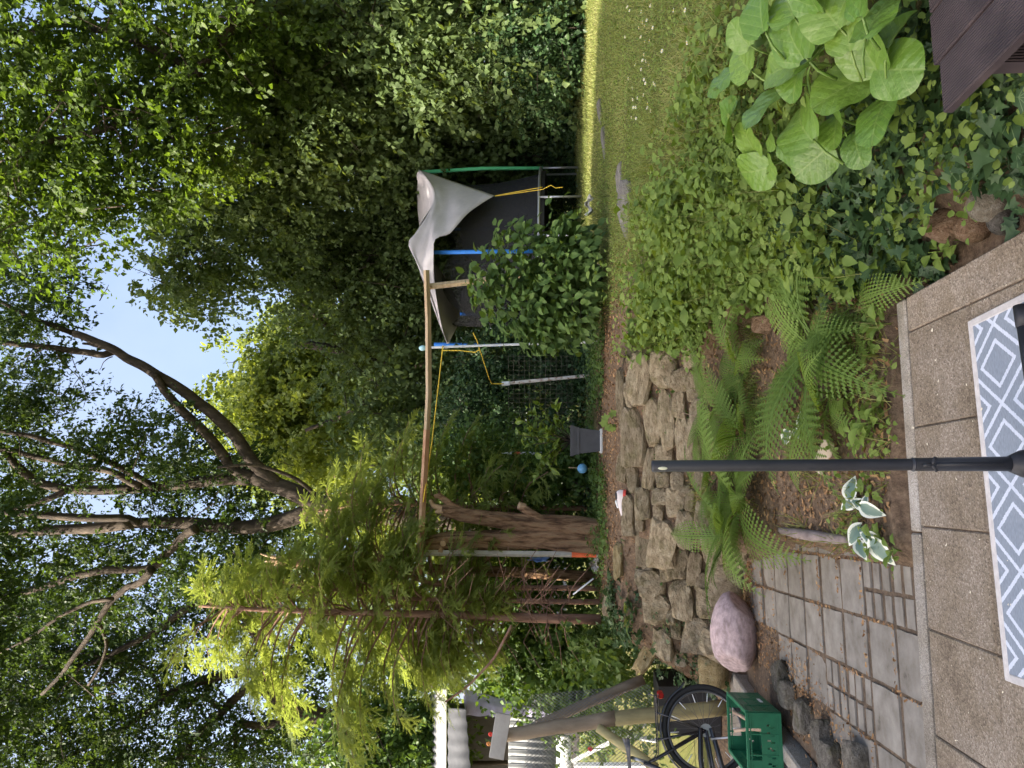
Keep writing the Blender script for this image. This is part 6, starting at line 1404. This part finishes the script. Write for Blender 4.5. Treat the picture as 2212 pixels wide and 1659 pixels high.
# ---- big single ivy leaves near the deck
iv = empty('ivy', hit(2080, 330), label='ivy with big white veined leaves below the deck', cat='ivy')
m = leafm('ivy_leaf_big', (.020, .048, .020), (.032, .070, .026), (.050, .095, .034), .12, rough=.4, attr=False); nt = m.node_tree; L = nt.links; b = nt.nodes['Principled BSDF']
tc = nt.nodes.new('ShaderNodeTexCoord'); sx = nt.nodes.new('ShaderNodeSeparateXYZ'); L.new(tc.outputs['Object'], sx.inputs[0]); ay = mth2('ABSOLUTE', sx.outputs['Y'])
rat = mth2('DIVIDE', ay, mth2('MAXIMUM', mth2('ABSOLUTE', mth2('SUBTRACT', sx.outputs['X'], .0)), .001)); v1 = mth2('LESS_THAN', ay, .014); v2 = mth2('LESS_THAN', mth2('ABSOLUTE', mth2('SUBTRACT', ay, mth2('MULTIPLY', sx.outputs['X'], 2.2))), .035); v3 = mth2('LESS_THAN', mth2('ABSOLUTE', mth2('SUBTRACT', ay, mth2('MULTIPLY', sx.outputs['X'], .8))), .02)
mxv = nt.nodes.new('ShaderNodeMixRGB'); mxv.inputs['Color2'].default_value = (.17, .24, .12, 1); src = b.inputs['Base Color'].links[0].from_socket; L.new(src, mxv.inputs['Color1']); L.new(mth2('MULTIPLY', mth2('MAXIMUM', v1, mth2('MAXIMUM', v2, v3)), .6), mxv.inputs['Fac']); L.new(mxv.outputs[0], b.inputs['Base Color'])
def ivy_mesh(seed):
    r_ = random.Random(seed); out = [(-.14, .0), (-.22, .26), (.02, .38), (.16, .60), (.34, .36), (.52, .24), (1, .0)]; out = [(a * r_.uniform(.9, 1.1), c * r_.uniform(.9, 1.1)) for a, c in out]
    vs_ = [(a, c, .05 * abs(c) - .10 * a * a) for a, c in out] + [(a, -c * r_.uniform(.92, 1.05), .05 * abs(c) - .10 * a * a) for a, c in out[1:-1][::-1]]; vs_.append((.12, 0, 0)); n = len(vs_) - 1
    return MB().add(vs_, [(i, (i + 1) % n, n) for i in range(n)]).tube([(-.5, 0, -.15), (-.1, 0, 0)], .012, 4).mesh('leaf', m, False)
IM = [ivy_mesh(k) for k in range(4)]
IV = [(2065, 290, 34), (2095, 325, 40), (2130, 355, 34), (2100, 260, 34), (2060, 240 + 50, 28), (2120, 200, 36), (2075, 400, 42), (2045, 350, 30), (2160, 310, 38), (2010, 300, 26), (2020, 400, 28), (1990, 350, 26), (2190, 380, 36), (2180, 260, 36), (2195, 330, 34), (2130, 300, 34), (1975, 400, 24), (1950, 440, 24), (1960, 330, 24), (2200, 210, 36), (2160, 190, 30), (1920, 420, 22), (1925, 480, 22), (1990, 460, 22)]
for k in range(70): IV.append((rnd.uniform(1760, 2000), rnd.uniform(430, 620), rnd.uniform(12, 20)))
for k, (x, y, r_) in enumerate(IV):
    g = hit(x, y, .05 + .04 * rnd.random()); view = (Vector((0, 0, CAM_Z)) - g).normalized(); nn = view * .6 + Vector((rnd.gauss(0, .3), rnd.gauss(0, .3), .6)); dd = Vector((rnd.gauss(-.2, .7), rnd.gauss(-.4, .4), rnd.gauss(-.6, .4)))
    o = link('leaf', IM[k % 4]); o.matrix_world = frame(g, dd, nn, 1.6 * r_ * g.y / FPX); into(o, iv)
# ---- hostas with white edged leaves
m, nt, b = base_mat('hosta_leaf', .45, .4); L = nt.links; tc = nt.nodes.new('ShaderNodeTexCoord'); sx = nt.nodes.new('ShaderNodeSeparateXYZ'); L.new(tc.outputs['Object'], sx.inputs[0])
nz = nd(nt, 'ShaderNodeTexNoise', Scale=7.0, Detail=5.0); mp = nt.nodes.new('ShaderNodeMapping'); mp.inputs['Scale'].default_value = (1, 5, 1); L.new(tc.outputs['Object'], mp.inputs['Vector']); L.new(mp.outputs[0], nz.inputs['Vector'])
at = nt.nodes.new('ShaderNodeAttribute'); at.attribute_name = 'edge'; ad = mth2('ADD', at.outputs['Fac'], mth2('MULTIPLY', mth2('SUBTRACT', nz.outputs['Fac'], .5), .45))
r = ramp(nt, [(.0, (.10, .165, .125)), (.52, (.14, .21, .16)), (.62, (.62, .64, .50)), (1, (.76, .77, .68))]); L.new(ad, r.inputs['Fac']); L.new(r.outputs[0], b.inputs['Base Color']); M['hosta'] = m
def hosta_mesh(seed):
    r_ = random.Random(seed); n, m_ = 12, 9; vs_ = []; ed = []; cup = r_.uniform(.1, .5); curl = r_.uniform(.1, .5)
    for i in range(n + 1):
        t = i / n; w = .34 * math.sin(math.pi * (t * .97 + .02) ** .72) * (1 - .15 * t) + .004
        for j in range(m_):
            s = 2 * j / (m_ - 1) - 1; vs_.append((t - .10 * abs(s) ** 2 * (1 - t) * (t < .4), s * w, cup * (s * w) ** 2 * 2 - curl * (t - .4) ** 2 * .8 + .01 * math.sin(s * 12))); ed.append(max(abs(s) ** 1.3, (t - .72) / .28 * .95 if t > .72 else 0))
    me = bpy.data.meshes.new('leaf'); me.from_pydata(vs_, [], [(i * m_ + j, (i + 1) * m_ + j, (i + 1) * m_ + j + 1, i * m_ + j + 1) for i in range(n) for j in range(m_ - 1)]); shape_attr(me, 'edge', ed); me.materials.append(M['hosta']); me.shade_smooth(); return me
HM = [hosta_mesh(k) for k in range(4)]
def hosta(label, base, leaves):
    b0 = hit(*base); e = empty('hosta', b0, label=label, cat='hosta', group='hostas in the fern bed')
    for k, (x, y, r_, ang) in enumerate(leaves):
        g = hit(x, y, .05); a = R(ang); view = (Vector((0, 0, CAM_Z)) - g).normalized(); nn = (view * .7 + Vector((rnd.gauss(0, .15), 0, .5))).normalized(); dd = Vector((math.sin(a), -.2, -math.cos(a))); dd -= nn * dd.dot(nn); L_ = 2.1 * r_ * g.y / FPX
        st0 = g - dd.normalized() * L_ * .5; o = link('leaf', HM[k % 4]); o.matrix_world = frame(st0, dd, nn, L_); into(o, e)
        into(MB().tube([b0 + Vector((0, 0, -.01)), b0.lerp(st0, .6) + Vector((0, 0, .03)), st0], [.004, .003, .003], 5).build('stalk', M['leaf_herb1'], smooth=True), e)
hosta('small hosta with white edged leaves right of the bark edging', (1868, 1075), [(1839, 1052, 24, 95), (1831, 1090, 21, 200), (1884, 1104, 25, 350), (1853, 1087, 18, 160), (1870, 1078, 11, 90)])
hosta('hosta with white edged leaves hanging over the path at the patio edge', (1890, 1150), [(1846, 1157, 25, 215), (1875, 1160, 22, 160), (1861, 1189, 20, 300), (1906, 1195, 31, 320)])
hosta('dark bluish hosta under the ferns beside the parasol pole', (1735, 925), [(1731, 907, 17, 120), (1697, 946, 17, 240), (1722, 938, 12, 300)])
# ---- bark edging, pale tile, lone herbs
M['edging_bark'] = pm('edging_bark', [(.3, (.13, .10, .09)), (.6, (.26, .21, .19)), (.8, (.36, .30, .27))], 10, rough=.9, bmp=.8, bdist=.02, bscale=20)
pts = [hit(x, y, .03) for x, y in ((1688, 1146), (1720, 1152), (1760, 1158), (1800, 1164), (1835, 1166))]; mb = MB(); mb.tube(pts, [.020, .028, .030, .027, .018], 10); mb.v = [tuple(Vector(v) + Vector((0, 0, .012 * noise.noise(Vector(v) * 14)))) for v in mb.v]
tag(mb.build('bark_edging', M['edging_bark'], smooth=True), 'strip of grey brown bark edging the bed beside the path', 'edging')
mb = MB().box((0, 0, 0), (.20, .03, .075), ch=.006); o = tag(mb.build('pale_tile', pm('pale_tile', [(.3, (.42, .33, .24)), (.7, (.58, .49, .39))], 9, rough=.8, bmp=.4)), 'pale broken tile stuck in the bed behind the parasol pole', 'tile'); o.matrix_world = Matrix.Translation(hit(1780, 985, .02)) @ Matrix.Rotation(R(-14), 4, 'Z') @ Matrix.Rotation(R(-50), 4, 'X') @ Matrix.Rotation(R(20), 4, 'Y')
HLm = [leaf_mesh('leaf', M['leaf_herb1'], 1, .62 + .05 * k, 6, .14, .3, .25, .02, .25, k + 7) for k in range(3)]
def herb(label, x, y, nl, size, hgt, seed, cat='herb', group=None):
    r_ = random.Random(seed); b0 = hit(x, y); e = empty('herb', b0, label=label, cat=cat, group=group)
    for k in range(nl):
        a = 2.4 * k + r_.uniform(-.3, .3); h_ = hgt * (.35 + .65 * k / nl); p = Vector((math.cos(a) * .02, math.sin(a) * .02, h_)); o = link('leaf', r_.choice(HLm), e); o.matrix_local = frame(p, (math.cos(a), math.sin(a), r_.uniform(-.15, .45)), (r_.gauss(0, .15), r_.gauss(-.2, .15), 1), size * r_.uniform(.7, 1.15))
    MB().tube([(0, 0, -.01), (.004, .0, hgt * .5), (0, 0, hgt)], [.004, .003, .002], 5).build('stem', M['leaf_herb1'], e, smooth=True)
HB = [(1910, 915, 10, .085, .12, 'bright green young herb at the patio edge right of the parasol pole'), (1885, 945, 9, .075, .10, 'bright green seedling beside the parasol pole at the patio edge'), (1850, 900, 6, .10, .08, 'herb with toothed leaves beside the drooping fern'), (1915, 1170, 6, .075, .09, 'bright seedling between hosta and patio'), (1945, 1190, 5, .07, .06, 'seedling overhanging the hosta leaf at the patio edge'), (1920, 700, 7, .08, .08, 'dark leaved herb at the shady patio corner'), (1895, 760, 6, .06, .07, 'small herb under the fern at the patio edge'),
 (1975, 590, 9, .09, .12, 'herb with oval leaves at the right patio corner'), (2010, 560, 9, .09, .13, 'leafy herb leaning over the patio edge near the brown rock'), (2060, 545, 8, .075, .10, 'leafy herb overhanging the slabs above the mossy rock'), (2095, 520, 8, .07, .10, 'small herb between the rounded rocks'), (1940, 560, 8, .085, .12, 'oval leaved herb in the ivy above the patio corner'), (1985, 235, 7, .09, .09, 'light green herb with long leaves below the deck end'),
 (2010, 215, 6, .10, .08, 'pale green herb touching the deck corner'), (2165, 140, 6, .045, .05, 'yellow green sprig under the deck edge'), (1480, 590, 12, .13, .22, 'herb with large light green leaves on top of the bank'), (1500, 640, 12, .12, .20, 'large leaved herb in the middle of the bank'), (1450, 680, 12, .12, .20, 'large leaved herb hanging over the wall top'), (1420, 700, 11, .11, .18, 'pale herb at the right end of the wall top'), (1380, 660, 11, .10, .16, 'leafy herb on the terrace behind the wall top'), (1530, 540, 12, .11, .20, 'upright herb below the lawn edge'), (1560, 600, 12, .10, .18, 'bushy herb over the reddish stones'), (1600, 560, 11, .09, .16, 'bushy herb in the middle of the right bank'), (1660, 520, 11, .085, .15, 'fresh green herb between lawn and ivy'), (1480, 480, 10, .09, .18, 'herb with narrow leaves at the lawn edge'), (1540, 450, 10, .09, .18, 'leafy herb left of the bergenia'), (1650, 455, 9, .085, .12, 'herb at the lower left of the bergenia'), (1735, 430, 9, .08, .12, 'small leaved herb below the bergenia'), (1800, 400, 9, .075, .11, 'herb in the shade under the bergenia')]
for k, (x, y, nl, sz, hg, lb) in enumerate(HB): herb(lb, x, y, nl, sz, hg, 40 + k)
# maple seedling on the terrace
ms_ = empty('maple_seedling', hit(1330, 918), label='pale green maple seedling on the wall top below the planter', cat='seedling')
mm = scatter_mesh('leaf', *MAPLE, np.array([[0, 0, 0.]]), np.array([[1., 0, 0]]), np.array([[0, 0, 1.]]), np.array([1.]), M['leaf_herb1'])
for k, (x, y) in enumerate([(1302, 905), (1312, 925), (1325, 918), (1318, 898), (1330, 930), (1308, 915), (1298, 918)]):
    g = P(x, y, ms_.location.y - .03); o = link('leaf', mm); o.matrix_world = frame(g, (rnd.gauss(0, .6), -.3, rnd.gauss(-.5, .4)), (rnd.gauss(0, .25), -.9, .5), .10); into(o, ms_)
into(MB().tube([ms_.location, P(1305, 915, ms_.location.y)], .004, 5).build('stem', M['leaf_herb1']), ms_)
# lily-like arching blades on the bank
la = empty('grass_clump', hit(1560, 470), label='clump of long arching pale green blades at the lawn edge', cat='grass clump')
for k in range(16):
    b0 = hit(1555 + rnd.uniform(-15, 15), 470 + rnd.uniform(-12, 12)); a = rnd.uniform(0, 6.28); L_ = rnd.uniform(.22, .42); mb = MB(); vs_ = []; d = Vector((math.cos(a), math.sin(a) * .6 - .3, 0))
    for i in range(9):
        t = i / 8; c = b0 + d * L_ * t * .8 + Vector((0, 0, L_ * (1.3 * t - 1.25 * t * t))); s_ = Vector((-d.y, d.x, .3)).normalized() * .008 * (1 - t ** 3); vs_ += [c + s_, c - s_]
    mb.add(vs_, [(2 * i, 2 * i + 1, 2 * i + 3, 2 * i + 2) for i in range(8)]); into(mb.build('blade', M['leaf_herb1'], smooth=True), la)
# twig and dry stalks
mb = MB(); mb.tube([hit(1376, 735, .05), hit(1350, 770, .06), hit(1342, 800, .03)], [.012, .010, .006], 6); tag(mb.build('twig', M['bark'], smooth=True), 'curved dark twig lying over the wall top', 'twig')
mb = MB(); mb.tube([hit(1468, 890, .06), hit(1500, 898, .10), hit(1552, 912, .06)], [.003, .0025, .002], 5); tag(mb.build('dry_stalk', M['stick'], smooth=True), 'long dry stalk hanging over the wall stones', 'stalk')
bpy.context.view_layer.update()
